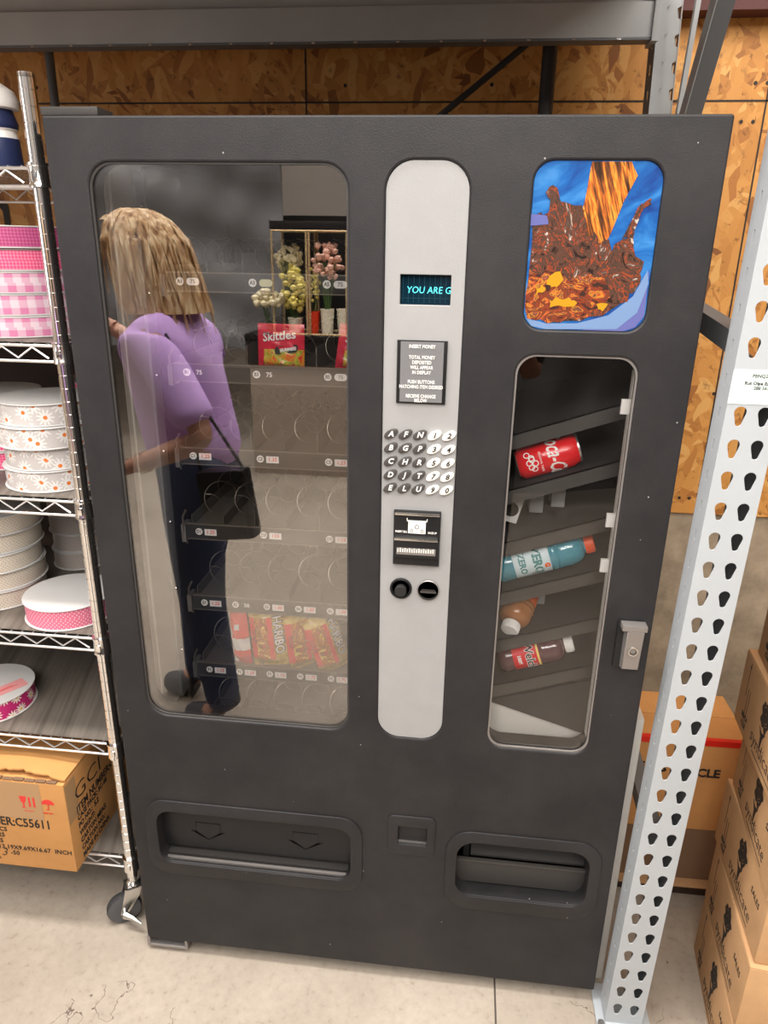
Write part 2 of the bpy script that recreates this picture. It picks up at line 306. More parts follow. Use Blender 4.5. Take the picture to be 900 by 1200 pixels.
def skin_obj(name, nodes_, edges, m, parent, root=0, sub=2):
    me = bpy.data.meshes.new(name); ids = list(nodes_); me.from_pydata([nodes_[k][0] for k in ids], [(ids.index(a), ids.index(b)) for a, b in edges], [])
    o = bpy.data.objects.new(name, me); COL.objects.link(o)
    md = o.modifiers.new('s', 'SKIN'); md.use_smooth_shade = True; sv = me.skin_vertices[0].data
    for i, k in enumerate(ids):
        r = nodes_[k][1]; sv[i].radius = r if isinstance(r, tuple) else (r, r)
    sv[root].use_root = True
    ss = o.modifiers.new('u', 'SUBSURF'); ss.levels = sub; ss.render_levels = sub
    dg = bpy.context.evaluated_depsgraph_get(); dg.update(); m2 = bpy.data.meshes.new_from_object(o.evaluated_get(dg)); bpy.data.objects.remove(o)
    m2.name = name; m2.materials.clear(); m2.materials.append(M[m]); m2.shade_smooth(); o2 = bpy.data.objects.new(name, m2); COL.objects.link(o2); o2['_o'] = [0, 0, 0]
    if parent is not None: o2.parent = parent
    return o2

# ------------------------------------------------------------------ the setting
struct(MB().box((-4, -9, -.1), (5, 1.2, 0), 'floor').build('floor'))
w = struct(MB().box((-4, 1.0, .87), (5, 1.1, 4.2), 'osb').build('wall_back'))
sm = MB()
for x in (-1.0, .22, 1.445, 2.66): sm.box((x-.002, .9985, .872), (x+.002, 1.0005, 4.2), 'ink')
sm.box((-4, .9985, 2.017), (5, 1.0005, 2.0215), 'ink')
for x in (-.93, -.6, .3, .7, 1.38, 1.41, 1.475, 1.52):
    for z in (.92, 1.25, 1.4, 1.97, 2.06): sm.lathe([(.001, 0), (.005, 0), (.005, .001), (.001, .001)], 'ink', (x+(z % .07), .9995, z), 8, Matrix.Rotation(pi/2, 4, 'X'))
sm.build('panel_seam', w)
tm = MB(); text(tm, 'range by to', 'ink', lambda v: (1.475-v.y, .998-v.z, 1.19+v.x), .028, bold=.0008); text(tm, 'EST  IHT', 'ink', lambda v: (-.515-v.y, .998-v.z, 1.60+v.x), .05, bold=.001)
text(tm, 'THE', 'ink', lambda v: (-.455-v.y, .998-v.z, 1.60+v.x), .05, bold=.001)
plate(tm, [rrect(-.90, -.71, 1.57, 1.76, .02), rrect(-.88, -.73, 1.59, 1.74, .015)], .998, .001, 'ink'); plate(tm, [rrect(-.85, -.76, 1.60, 1.70, .02), rrect(-.83, -.78, 1.62, 1.68, .015)], .998, .001, 'ink')
tm.build('panel_stamp', w)
struct(MB().box((-4, 1.012, 0), (5, 1.2, .8705), 'concrete').build('wall_foundation'))
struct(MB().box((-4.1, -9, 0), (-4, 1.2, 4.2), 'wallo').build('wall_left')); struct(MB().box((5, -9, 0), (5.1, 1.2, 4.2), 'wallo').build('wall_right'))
struct(MB().box((-4, -9.1, 0), (5, -9, 4.2), 'wallf').build('wall_front')); struct(MB().box((-4, -9, 4.2), (5, 1.2, 4.3), 'ceiling').build('ceiling'))
struct(MB().box((1.17, .93, 2.205), (5, .999, 2.30), 'purlin').build('trim_1'))

# ------------------------------------------------------------------ vending machine
vm = thing('vending_machine', 'tall charcoal vending machine with silver keypad panel, standing between wire shelving and white rack post', 'vending machine', (.536, .4, 0))
W, ZB, ZT = 1.072, .038, 1.83
LW = rrect(.067, .500, .695, 1.763, .04, rs=[.04, .04, .045, .04]); PN = rrect(.560, .693, .690, 1.768, .045, n=10)
AR = rrect(.790, .984, 1.516, 1.768, .03); RW = rrect(.785, .985, .686, 1.475, .032)
LD = rrect(.058, .505, .290, .440, .035); RD = rrect(.738, 1.023, .284, .438, .04); CC = rrect(.608, .673, .412, .463, .004)
d = MB(); plate(d, [rrect(0, W, ZB, ZT, .004, n=2), LW, PN, AR, RW, LD, RD, CC], .0275, .055, 'paint', .0035)
door = d.build('door', vm, ang=15)
b = MB()
b.box((.004, .06, .045), (.03, .80, 1.822), 'blackm').box((1.042, .06, .045), (1.068, .80, 1.822), 'blackm').box((.03, .06, 1.795), (1.042, .80, 1.822), 'blackm').box((.03, .06, .045), (1.042, .80, .07), 'blackm').box((.03, .77, .07), (1.042, .80, 1.795), 'blackm')
b.box((.528, .06, .07), (.545, .77, 1.795), 'blackm').box((.755, .06, .07), (.768, .77, 1.795), 'blackm')
b.build('cabinet', vm)
b = MB().box((-.003, .004, 1.8305), (.094, .06, 1.8435), 'dgrey', .003); b.build('hinge_bracket', vm)
ft = MB()
ft.box((-.002, .0, .012), (.10, .06, .02), 'bsteel', .002).box((-.002, 0, .018), (.006, .06, .045), 'bsteel', .001).box((.094, 0, .018), (.10, .06, .04), 'bsteel', .001).lathe([(.001, 0), (.018, 0), (.018, .006), (.006, .008), (.006, .045), (.001, .045)], 'steel', (.05, .035, 0), 16)
ft.build('levelling_foot', vm)
for (x, y) in ((1.02, .12), (.05, .72), (1.02, .72)):
    MB().lathe([(.001, 0), (.02, 0), (.02, .006), (.008, .008), (.008, .046), (.001, .046)], 'steel', (x, y, 0), 16).build('levelling_foot', vm)
# windows
def gasket(loop, x, y, t=.004, wd=.006, m='dgrey', name='window_gasket'):
    cx = sum(p[0] for p in loop)/len(loop); cz = sum(p[1] for p in loop)/len(loop)
    xs = [p[0] for p in loop]; zs = [p[1] for p in loop]; sx = 1-2*wd/(max(xs)-min(xs)); sz = 1-2*wd/(max(zs)-min(zs))
    inn = [(cx+(p[0]-cx)*sx, cz+(p[1]-cz)*sz) for p in loop]
    return plate(MB(), [loop, inn], y, t, m)
gasket(LW, 0, .006, wd=.003).build('window_gasket', vm); gasket(RW, 0, .006, wd=.003, m='bsteel').build('window_gasket', vm)
plate(MB(), [rrect(.0675, .4995, .6955, 1.7625, .04)], .009, .003, 'glass').build('snack_window_glass', vm)
plate(MB(), [rrect(.7855, .9845, .6865, 1.4745, .032)], .009, .003, 'glass2').build('drink_window_glass', vm)
# inner left side
s = MB().box((.032, .062, .60), (.048, .30, 1.794), 'sidegrey').box((.048, .074, .60), (.053, .084, 1.794), 'edgegrey').box((.048, .11, .60), (.051, .114, 1.794), 'edgegrey')
s.build('inner_side_panel', vm)
s = MB().box((.049, .205, .60), (.056, .245, 1.77), 'strip', .001)
for z in [.72+k*.165 for k in range(7)]: s.lathe([(.001, 0), (.005, 0), (.0042, .003), (.001, .004)], 'steel', (.056, .224, z), 12, Matrix.Rotation(pi/2, 4, 'Y'))
s.build('screw_strip', vm)
# backdrop and black side wall behind trays
MB().box((.050, .25, .07), (.056, .76, 1.79), 'inner').box((.056, .74, .07), (.527, .768, 1.79), 'inner').build('inner_back_panel', vm)
# trays
TZ = [1.571, 1.393, 1.215, 1.041, .865, .687, .510]
coil_me = None
def coil(cx, z):
    pts = []; n = 5; r = .030
    for k in range(n*20+1):
        a = 2*pi*k/20; pts.append((cx+r*sin(a), n and .222+k/20*.095, z+.052+r*cos(a)))
    return pts
vals = {(0, 1): ('A1', '75', 'p'), (0, 3): ('A3', '', 'y'), (0, 5): ('A5', '75', 'p'), (1, 1): ('B1', '75', 'd'), (1, 3): ('B3', '75', 'd'), (1, 5): ('B5', '75', 'p'),
 (2, 1): ('C1', '1.25', 'r'), (2, 3): ('C3', '1.35', 'r'), (2, 5): ('C5', '1.25', 'r'), (3, 1): ('D1', '1.25', 'r'), (3, 3): ('D3', '125', 'r'), (3, 5): ('D5', '1.25', 'r'),
 (4, 1): ('E1', '1.25', 'r'), (4, 2): ('E2', '50', 'd'), (4, 3): ('E3', '1.00', 'r'), (4, 4): ('E4', '1.00', 'r'), (4, 5): ('E5', '1.00', 'r'),
 (5, 1): ('F1', '1.75', 'r'), (5, 2): ('F2', '1.25', 'r'), (5, 3): ('F3', '1.75', 'r'), (5, 4): ('F4', '1.75', 'r'), (5, 5): ('F5', '1.75', 'r')}
coil0 = None
for ti, tz in enumerate(TZ):
    t = MB(); x0, x1 = .103, .505
    t.box((x0, .215, tz+.0), (x1, .72, tz+.004), 'tray').box((x0, .200, tz-.018), (x1, .205, tz+.016), 'tlip', .001).box((x0, .200, tz+.0155), (x1, .2065, tz+.018), 'tray').box((x0, .2, tz-.020), (x1, .2065, tz-.0178), 'tray')
    for k in range(6):
        if k in (1, ) and ti not in (4, 5): pass
        xx = x0+.006+k*.0725+(.0 if k else 0)
        t.box((xx-.0008, .22, tz+.004), (xx+.0008, .70, tz+.030 if k not in (2, 4) else tz+.055), 'tray')
    tr = t.build('tray', vm)
    bk = MB(); bk.tube([(.098, .212, tz-.035), (.094, .208, tz-.02), (.094, .205, tz+.03), (.100, .212, tz+.045)], .0025, 'coil', 6); bk.box((.088, .205, tz-.03), (.098, .24, tz+.012), 'bsteel', .001)
    bk.build('tray_bracket', tr)
    for k in range(5):
        cx = x0+.006+.03625+k*.0725
        if ti == 5 and k in (1, 2, 3, 4) or (ti == 1 and k in (2, 4)): pass
        if coil0 is None:
            m_ = MB().tube(coil(cx, tz), .0011, 'coil', 5); coil0 = m_.build('coil', tr); c0 = (cx, tz)
        else:
            c = coil0.copy(); COL.objects.link(c); c.parent = tr; c.location = (cx-c0[0], random.uniform(-.004, .004), tz-c0[1])
    for col in range(1, 6):
        if (ti, col) not in vals: continue
        code, price, st = vals[(ti, col)]; cx = .132+(col-1)*.0735; y = .1985
        lb = MB(); plate(lb, [circle(cx, tz, .0078)], y, .001, 'white'); text(lb, code, 'ink', at_front(cx, y-.0008, tz), .0105, bold=.0002, sx=.85); lb.build('selection_label', tr)
        pt = MB(); px = cx+.0265
        if st == 'p': plate(pt, [rrect(px-.013, px+.013, tz-.007, tz+.007, .0065, 4)], y, .001, 'white'); text(pt, price, 'ink', at_front(px, y-.0008, tz), .011)
        elif st == 'y': plate(pt, [rrect(px-.013, px+.013, tz-.007, tz+.007, .0065, 4)], y, .001, 'yellowt')
        elif st == 'd': plate(pt, [rrect(px-.013, px+.013, tz-.007, tz+.007, .0065, 4)], y, .001, 'dgrey'); text(pt, price, 'whiteb', at_front(px, y-.0008, tz), .013, bold=.0003)
        else: pt.box((px-.0135, y-.001, tz-.0078), (px+.0135, y, tz+.0068), 'white'); text(pt, price, 'redink', at_front(px, y-.0014, tz), .0115, bold=.0001, shear=.15)
        pt.build('price_tag', tr)
# silver control panel
p = MB(); DW = (.586, .670, 1.550, 1.598)
plate(p, [rrect(.5605, .6925, .6905, 1.7675, .045, 10), rrect(*DW, .001, 1)], .008, .010, 'silver', .001)
pan = p.build('control_panel', vm, ang=15)
q = MB().box((.580, .014, 1.545), (.676, .018, 1.603), 'vfd')
text(q, 'YOU ARE G', 'vfdt', at_front(.596, .0135, 1.573), .0155, shear=.12, bold=-.0001, sx=.92, ax='LEFT')
for k in range(9): q.box((.590+k*.0089, .0132, 1.553), (.5905+k*.0089, .0138, 1.596), 'vfdd')
q.box((.588, .0132, 1.560), (.668, .0138, 1.5606), 'vfdd').build('display', pan)
q = MB().box((.584, -.001, 1.386), (.669, .003, 1.493), 'black', .0005).box((.590, -.0022, 1.389), (.663, -.0005, 1.491), 'plateg')
for z, s_ in ((1.483, 'INSERT MONEY'), (1.465, 'TOTAL MONEY'), (1.4565, 'DEPOSITED'), (1.448, 'WILL APPEAR'), (1.4395, 'IN DISPLAY'), (1.4235, 'PUSH BUTTONS'), (1.415, 'MATCHING ITEM DESIRED'), (1.399, 'RECEIVE CHANGE'), (1.3915, 'BELOW')):
    text(q, s_, 'whiteb', at_front(.6265, -.0025, z), .0082, bold=.00012, sx=.78)
q.build('instruction_plate', pan)
rows = ('AFN12', 'BGP34', 'CHR56', 'DJT78', 'ELU90')
for r_, row in enumerate(rows):
    for c_, ch in enumerate(row):
        x = .5765+c_*.0255; z = 1.331-r_*.025; dk = c_ < 3
        lp = []
        for k in range(24):
            a = 2*pi*k/24; ex = .0118*cos(a); ez = .0086*sin(a); lp.append((x+ex+.35*ez, z+ez+.22*ex))
        q = MB(); plate(q, [lp], .000, .007, 'keyd' if dk else 'keyw', .0012)
        text(q, ch, 'whiteb' if dk else 'ink', at_front(x, -.0037, z), .0135, shear=.25, bold=.0004)
        q.build('key_button', pan)
q = MB().box((.585, -.006, 1.083), (.671, .003, 1.189), 'black', .001).box((.587, -.010, 1.182), (.669, -.005, 1.187), 'steel', .001).box((.587, -.014, 1.134), (.667, -.005, 1.139), 'steel', .001)
q.box((.586, -.013, 1.100), (.670, -.005, 1.134), 'black', .002).box((.592, -.0145, 1.107), (.664, -.0125, 1.120), 'bsteel')
for k in range(16): q.box((.594+k*.0043, -.0155, 1.112), (.596+k*.0043, -.0143, 1.118+.002*(k % 2)), 'edgegrey')
q.box((.612, -.0075, 1.147), (.644, -.0058, 1.171), 'white').box((.609, -.008, 1.170), (.647, -.0058, 1.172), 'white').box((.609, -.008, 1.170), (.6105, -.0058, 1.176), 'white').box((.6455, -.008, 1.170), (.647, -.0058, 1.176), 'white')
plate(q, [circle(.628, 1.160, .0042), circle(.628, 1.160, .0032)], -.0078, .0006, 'ink'); plate(q, [circle(.6185, 1.152, .003), circle(.6185, 1.152, .0022)], -.0078, .0006, 'ink'); plate(q, [circle(.6375, 1.152, .003), circle(.6375, 1.152, .0022)], -.0078, .0006, 'ink')
text(q, 'INSERT BILL', 'whiteb', at_front(.5995, -.0064, 1.149), .0052, bold=.0001, sx=.8); text(q, 'FACE UP', 'whiteb', at_front(.6565, -.0064, 1.149), .0052, bold=.0001, sx=.8)
q.build('bill_acceptor', pan)
RX = Matrix.Rotation(pi/2, 4, 'X')
q = MB().lathe([(.001, -.001), (.0165, -.001), (.0165, .002), (.0185, .004), (.021, .003), (.021, -.004)], 'black', (.601, .002, 1.030), 32, RX)
q.lathe([(.001, -.002), (.0105, -.002), (.0115, .010), (.010, .013), (.001, .013)], 'blackm', (.601, .002, 1.028), 24, RX); q.build('coin_return_knob', pan)
q = MB().lathe([(.001, -.001), (.0185, -.001), (.0185, .002), (.0195, .004), (.021, .003), (.021, -.004)], 'steel', (.653, .002, 1.030), 32, RX, ms=['dgrey', 'dgrey', 'black', 'bsteel', 'bsteel'])
q.box((.640, .0005, 1.0275), (.666, .0035, 1.0305), 'ink').box((.638, -.001, 1.024), (.668, .0025, 1.0275), 'keyd', .0008).build('coin_slot', pan)
# advert
ad = MB(); plate(ad, [rrect(.7905, .9835, 1.5165, 1.7675, .03)], .007, .006, 'ad_blue')
def A_(u, v): # picture coordinates of the print: u 0..1 left to right, v 0..1 top to bottom
    return (.789+.195*u, 1.7675-.2515*v)
def poly(mb, pts, y, m): me = curve_mesh([[A_(*p) for p in pts]], .0002); mb.mesh(me, m, front(y))
def rough(pts, k, amp, seed):
    rr = random.Random(seed); o = []
    for i in range(len(pts)):
        a = Vector(pts[i]+(0,)); b_ = Vector(pts[(i+1) % len(pts)]+(0,))
        for j in range(k):
            p = a.lerp(b_, j/k); o.append((min(.998, max(.002, p.x+rr.uniform(-amp, amp))), min(.998, max(.002, p.y+rr.uniform(-amp, amp)))))
    return o
poly(ad, [(.985, .62), (.99, .9), (.93, .97), (.84, .997), (.5, .997), (.8, .9), (.93, .75)], .0036, 'ad_lilac')
poly(ad, [(.03, .93), (.2, .96), (.45, .955), (.7, .9), (.88, .78), (.97, .62), (.99, .70), (.93, .88), (.78, .985), (.2, .997), (.08, .98)], .0034, 'ad_pale')
poly(ad, rough([(.02, .30), (.14, .30), (.17, .2), (.25, .24), (.40, .24), (.43, .33), (.47, .42), (.52, .40), (.56, .47), (.62, .44), (.66, .50), (.72, .46), (.82, .40), (.84, .52), (.93, .58), (.92, .70), (.84, .80), (.66, .90), (.42, .945), (.22, .95), (.03, .92)], 4, .012, 3), .0032, 'ad_cola')
poly(ad, rough([(.02, .62), (.12, .66), (.2, .6), (.34, .70), (.5, .64), (.62, .66), (.72, .78), (.6, .87), (.45, .93), (.2, .945), (.03, .92)], 4, .016, 5), .0030, 'ad_low')
poly(ad, [(.44, .004), (.74, .004), (.80, .08), (.72, .22), (.64, .42), (.55, .55), (.47, .62), (.38, .5), (.38, .38), (.42, .2)], .00333, 'ad_stream')
poly(ad, rough([(.11, .17), (.15, .14), (.20, .15), (.22, .2), (.19, .24), (.19, .34), (.15, .34), (.14, .22)], 3, .008, 8), .0026, 'ad_cola')
poly(ad, rough([(.85, .24), (.92, .21), (.93, .24), (.86, .28), (.82, .42), (.74, .44), (.80, .32)], 3, .008, 9), .0026, 'ad_cola')
poly(ad, [(.005, .30), (.13, .31), (.15, .36), (.005, .37)], .0026, 'ad_lilac')
for pts, sd in (([(.2, .66), (.28, .63), (.3, .7), (.24, .74), (.18, .72)], 1), ([(.22, .81), (.36, .80), (.44, .83), (.34, .86), (.22, .85)], 2), ([(.6, .84), (.68, .82), (.68, .86), (.62, .87)], 4), ([(.08, .74), (.14, .72), (.17, .76), (.1, .78)], 5)):
    poly(ad, rough(pts, 3, .012, sd), .0024, 'ad_gold')
ad.build('advert_panel', vm)
# lock
q = MB(); q.box((1.008, -.006, .898), (1.056, .002, .996), 'black', .002)
bm = bmesh.new(); vs = [bm.verts.new(v) for v in ((1.020, -.004, .900), (1.055, -.004, .900), (1.055, -.004, .984), (1.020, -.004, .984), (1.023, -.016, .900), (1.053, -.016, .900), (1.053, -.024, .984), (1.023, -.024, .984))]
for f in ((0, 1, 2, 3), (4, 7, 6, 5), (0, 4, 5, 1), (3, 2, 6, 7), (0, 3, 7, 4), (1, 5, 6, 2)): bm.faces.new([vs[i] for i in f])
bmesh.ops.bevel(bm, geom=list(bm.edges), offset=.001, segments=1, affect='EDGES'); q.bm(bm, 'bsteel')
q.box((1.012, -.026, .985), (1.057, -.002, .996), 'bsteel', .002)
lk = q.build('lock_handle', vm)
MB().lathe([(.001, -.002), (.0052, -.002), (.0052, .0), (.0065, .001), (.0095, .001), (.010, -.001), (.010, -.008)], 'steel', (1.038, -.021, .941), 24, RX, ms=['steel', 'ink', 'ink', 'steel', 'steel', 'steel']).build('key_cylinder', lk)
# delivery doors
q = MB(); plate(q, [rrect(.032, .531, .258, .469, .05), rrect(.059, .504, .291, .439, .034)], -.001, .006, 'paint', .0025); fr = q.build('delivery_frame', vm)
q = MB(); q.box((.040, .030, .31), (.525, .036, .46), 'black').box((.040, .02, .2915), (.525, .055, .300), 'dgrey', .002).box((.045, .0075, .291), (.51, .014, .298), 'bsteel', .001)
for cx in (.165, .395):
    o_ = [(cx-.03, .385), (cx+.03, .385), (cx+.03, .36), (cx+.04, .36), (cx, .335), (cx-.04, .36), (cx-.03, .36)]
    i_ = [(cx+(x-cx)*.93, .362+(z-.362)*.92) for x, z in o_]
    plate(q, [o_, i_], .0295, .0016, 'black')
q.build('delivery_flap', fr)
MB().box((.040, .05, .27), (.525, .056, .47), 'blackm').box((.04, .02, .27), (.525, .056, .2915), 'blackm').build('bin_back', fr)
q = MB(); plate(q, [rrect(.715, 1.047, .248, .465, .055), rrect(.739, 1.022, .285, .437, .04)], -.001, .006, 'paint', .0025); fr = q.build('delivery_frame', vm)
q = MB(); q.box((.730, .0345, .29), (1.034, .0375, .352), 'dgrey', .001).box((.730, .03, .351), (1.034, .04, .355), 'shelfg', .001); q.build('delivery_flap', fr)
q = MB(); q.box((.772, .30, .27), (1.036, .31, .47), 'inner').box((.772, .06, .27), (1.036, .31, .28), 'inner')
bm = bmesh.new(); vs = [bm.verts.new(v) for v in ((.772, .06, .345), (1.036, .06, .345), (1.036, .2, .43), (.772, .2, .43), (.772, .06, .34), (1.036, .06, .34), (1.036, .2, .425), (.772, .2, .425))]
for f in ((0, 1, 2, 3), (4, 7, 6, 5), (0, 4, 5, 1), (3, 2, 6, 7), (0, 3, 7, 4), (1, 5, 6, 2)): bm.faces.new([vs[i] for i in f])
q.bm(bm, 'dgrey'); q.build('drink_chute', fr)
q = MB(); plate(q, [rrect(.587, .690, .385, .490, .012), rrect(.609, .672, .413, .462, .003)], -.001, .005, 'paint', .002); fr = q.build('coin_cup_frame', vm)
MB().box((.602, .018, .40), (.678, .024, .47), 'black').box((.6085, .008, .4135), (.6725, .014, .457), 'paint', .002).box((.6085, .004, .4125), (.6725, .018, .4155), 'bsteel').build('coin_cup_flap', fr)
# drink column interior
q = MB().box((.770, .50, .55), (1.041, .51, 1.79), 'inner').box((.7685, .06, .55), (.772, .5, 1.79), 'inner').box((1.038, .06, .55), (1.0415, .5, 1.79), 'dgrey'); q.build('inner_back_panel', vm)
def slope_box(q, xa, za, xb, zb, h, y0, y1, m):
    bm = bmesh.new(); vs = [bm.verts.new(v) for v in ((xa, y0, za-h), (xb, y0, zb-h), (xb, y0, zb), (xa, y0, za), (xa, y1, za-h), (xb, y1, zb-h), (xb, y1, zb), (xa, y1, za))]
    for f in ((0, 1, 2, 3), (4, 7, 6, 5), (0, 4, 5, 1), (3, 2, 6, 7), (0, 3, 7, 4), (1, 5, 6, 2)): bm.faces.new([vs[i] for i in f])
    q.bm(bm, m)
SL = []
for zr in (1.385, 1.276, 1.167, 1.058, .949, .840):
    xa, xb = .775, 1.032; zb = zr+.012; za = zb-(xb-xa)*.345; SL.append((xa, za))
    q = MB(); slope_box(q, xa, za, xb, zb, .030, .096, .099, 'shelfg'); slope_box(q, xa, za, xb, zb, .003, .096, .48, 'dgrey'); q.build('chute_shelf', vm)
q = MB(); slope_box(q, .773, .70, 1.034, .79, .30, .13, .135, 'dgrey'); q.box((.773, .10, .45), (1.034, .13, .60), 'inner'); q.build('chute_front', vm)
q = MB(); slope_box(q, .773, .735, 1.034, .655, .18, .090, .096, 'edgegrey'); q.build('chute_liner', vm)
q = MB(); q.box((.984, .026, .70), (.9885, .045, 1.45), 'edgegrey')
for z in (1.387, 1.178, 1.088): q.box((.970, .03, z-.012), (.986, .036, z+.014), 'white')
q.build('inner_corner_rail', vm)
def shelf_z(i, x): return SL[i][1]+(x-SL[i][0])*.345
q = MB(); z = shelf_z(2, .82)
bm_ = Matrix.Translation((.805, .17, z+.045)) @ Matrix.Rotation(R(14), 4, 'Y')
q.box((-.03, 0, -.035), (.025, .004, .035), 'white', 0, bm_)
q.box((-.022, -.001, .024), (.018, 0, .028), 'ink', 0, bm_).box((-.022, -.001, .014), (.010, 0, .0155), 'ink', 0, bm_).box((-.022, -.001, .010), (.012, 0, .0115), 'ink', 0, bm_)
me = curve_mesh([circle(.006, -.008, .015)], .001); q.mesh(me, 'ink', lambda v: bm_ @ Vector((v.x, -.001-v.z, v.y))); me = curve_mesh([rrect(-.028, -.012, -.016, -.004, .001, 1)], .001); q.mesh(me, 'ink', lambda v: bm_ @ Vector((v.x, -.001-v.z, v.y)))
q.build('dispenser_label', vm)
for (x, i) in ((.862, 2), (.905, 2), (.846, 4), (.885, 4)):
    z = shelf_z(i, x); MB().box((x-.014, .20, z+.006), (x+.014, .25, z+.055), 'strip', .003).build('dispenser_stop', vm)
MB().box((.82, .22, shelf_z(4, .82)+.075), (.91, .226, shelf_z(4, .9)+.082), 'white', 0).build('dispenser_label', vm)

# ------------------------------------------------------------------ goods in the drink column (lie along the sloping shelves)
TILT = math.atan(.345)
def lying(shelf, x_end, y, r, L, lift=0):   # matrix: local +Z runs up the slope to the cap end at x_end
    base = Vector((x_end-L*cos(TILT), 0, 0)); zc = shelf_z(shelf, base.x)+r/cos(TILT)+.0005+lift
    return Vector((base.x, y, zc)), (0, pi/2-TILT, 0)
def wrap(r, z0, ang):  # text onto a cylinder: text x runs round, y along axis
    return lambda v: ((r+v.z)*cos(ang+v.x/r), (r+v.z)*sin(ang+v.x/r), z0+v.y)
def wrapv(r, z0, ang): # text reads along the axis
    return lambda v: ((r+v.z)*cos(ang-v.y/r), (r+v.z)*sin(ang-v.y/r), z0+v.x)
loc, rot = lying(1, .925, .136, .033, .122)
c = thing('drink_can', 'red cola can with white script lying on upper sloping shelf of the drink window', 'can', loc, rot)
q = MB().lathe([(.001, .004), (.020, .004), (.024, 0), (.026, .002), (.033, .012), (.033, .104), (.027, .118)], 'cokered', seg=40, ms=['lidm', 'lidm', 'lidm', 'cokered', 'cokered', 'cokered'])
text(q, 'Coca-Cola', 'whiteb', wrap(.0333, .074, R(-98)), .044, shear=.35, bold=.0006, sx=.62); text(q, 'ORIGINAL TASTE', 'whiteb', wrap(.0333, .046, R(-92)), .0055)
for k in range(7):
    a = R(-100+random.uniform(-30, 40)); zz = .018+random.random()*.02
    me = curve_mesh([circle(0, 0, .006, 12), circle(0, 0, .0042, 12)], .0004); q.mesh(me, 'whiteb', (lambda a, zz: lambda v: ((.0334+v.z)*cos(a+v.x/.033), (.0334+v.z)*sin(a+v.x/.033), zz+v.y))(a, zz))
q.build('can_body', c, local=True)
q = MB().lathe([(.027, .117), (.0275, .121), (.0262, .122), (.0245, .118), (.001, .118)], 'lidm', seg=40); q.box((-.008, -.011, .1182), (.008, .008, .1195), 'steel', .0005); q.build('can_lid', c, local=True)
def bottle(name, label, loc, rot, r, L, liquid, cap, lab, lz, extra=None, cr=.0185):
    t = thing(name, label, 'bottle', loc, rot, 'drink bottles in the drink window')
    sh = L-.018
    pr = [(.001, .003), (r*.6, .003), (r*.75, 0), (r*.95, .006), (r, .014), (r*.97, lz[0]-.004), (r*.93, lz[0]), (r*.93, lz[1]), (r*.98, lz[1]+.004)]
    nr = 2
    zz = lz[1]+.004
    for k in range(nr): pr += [(r, zz+.004+k*.009), (r*.94, zz+.0085+k*.009)]
    z2 = zz+.009*nr+.004
    for k in range(6):
        f = (k+1)/6; pr.append(((cr-.002)+(r*.97-cr+.002)*cos(f*pi/2)**.8, z2+(sh-.004-z2)*sin(f*pi/2)))
    pr = [(a, min(b, sh)) for a, b in pr]; pr += [(cr-.0015, sh-.003), (cr-.0015, sh)]
    MB().lathe(pr, liquid, seg=36).build('bottle_body', t, local=True, ang=50)
    cp = [(cr-.0007, sh-.001), (cr, sh+.001), (cr, L-.002), (cr-.0017, L), (.001, L)]
    q = MB().lathe(cp, cap, seg=36)
    for k in range(24): a = 2*pi*k/24; q.box((cr-.0004, -.0007, sh+.002), (cr+.0006, .0007, L-.003), cap, 0, Matrix.Rotation(a, 4, 'Z'))
    q.build('cap', t, local=True)
    q = MB().lathe([(r*.935, lz[0]+.001), (r*.95, lz[0]+.0015), (r*.95, lz[1]-.0015), (r*.935, lz[1]-.001)], lab, seg=40)
    if extra: extra(q, r*.953)
    q.build('bottle_label', t, local=True); return t
def ex_blue(q, r):
    text(q, 'ZERO', 'grn', wrap(r, .088, R(-95)), .024, bold=.001); text(q, 'G', 'orlabel', wrap(r, .106, R(-75)), .014, bold=.001); text(q, 'IIIIIIIIII', 'ink', wrapv(r, .085, R(-50)), .010); text(q, 'ZERO', 'grn', wrap(r, .058, R(-95)), .018, bold=.0006)
loc, rot = lying(3, .975, .145, .0375, .205)
bottle('drink_bottle', 'blue sports drink bottle with orange cap and pale label lying on a sloping shelf', loc, rot, .0375, .205, 'bluedrink', 'orangecap', 'lbl', (.04, .115), ex_blue, .0195)
def ex_w(q, r):
    text(q, 'Welch\'s', 'whiteb', wrap(r, .066, R(-90)), .024, bold=.0016, shear=.1); text(q, 'Welch\'s', 'ink', lambda v: (lambda u: (u[0], u[1], u[2]))(wrap(r+.0004, .066, R(-90))(v)), .024, bold=.0003, shear=.1); text(q, '100%', 'whiteb', wrap(r, .044, R(-95)), .010, bold=.0006); q.lathe([(r+.0001, .082), (r+.0003, .082), (r+.0003, .086), (r+.0001, .086)], 'yel', seg=40)
loc, rot = lying(5, .958, .142, .033, .160)
bottle('drink_bottle', 'grape juice bottle with red label and white cap, lowest in the drink window', loc, rot, .033, .160, 'grape', 'whiteb', 'welchred', (.03, .088), ex_w)
bottle('drink_bottle', 'amber juice bottle with orange label tipped cap down toward the glass', (.872, .245, .985), (R(119), R(0), R(-20)), .036, .175, 'amber', 'whiteb', 'orlabel', (.045, .105))
bottle('drink_bottle', 'white-labelled bottle lying low beside the blue sports drink, mostly behind the door edge', (.74+.045, .30, shelf_z(3, .80)+.036), (0, pi/2-TILT, 0), .030, .12, 'wfilm', 'whiteb', 'white', (.03, .075))

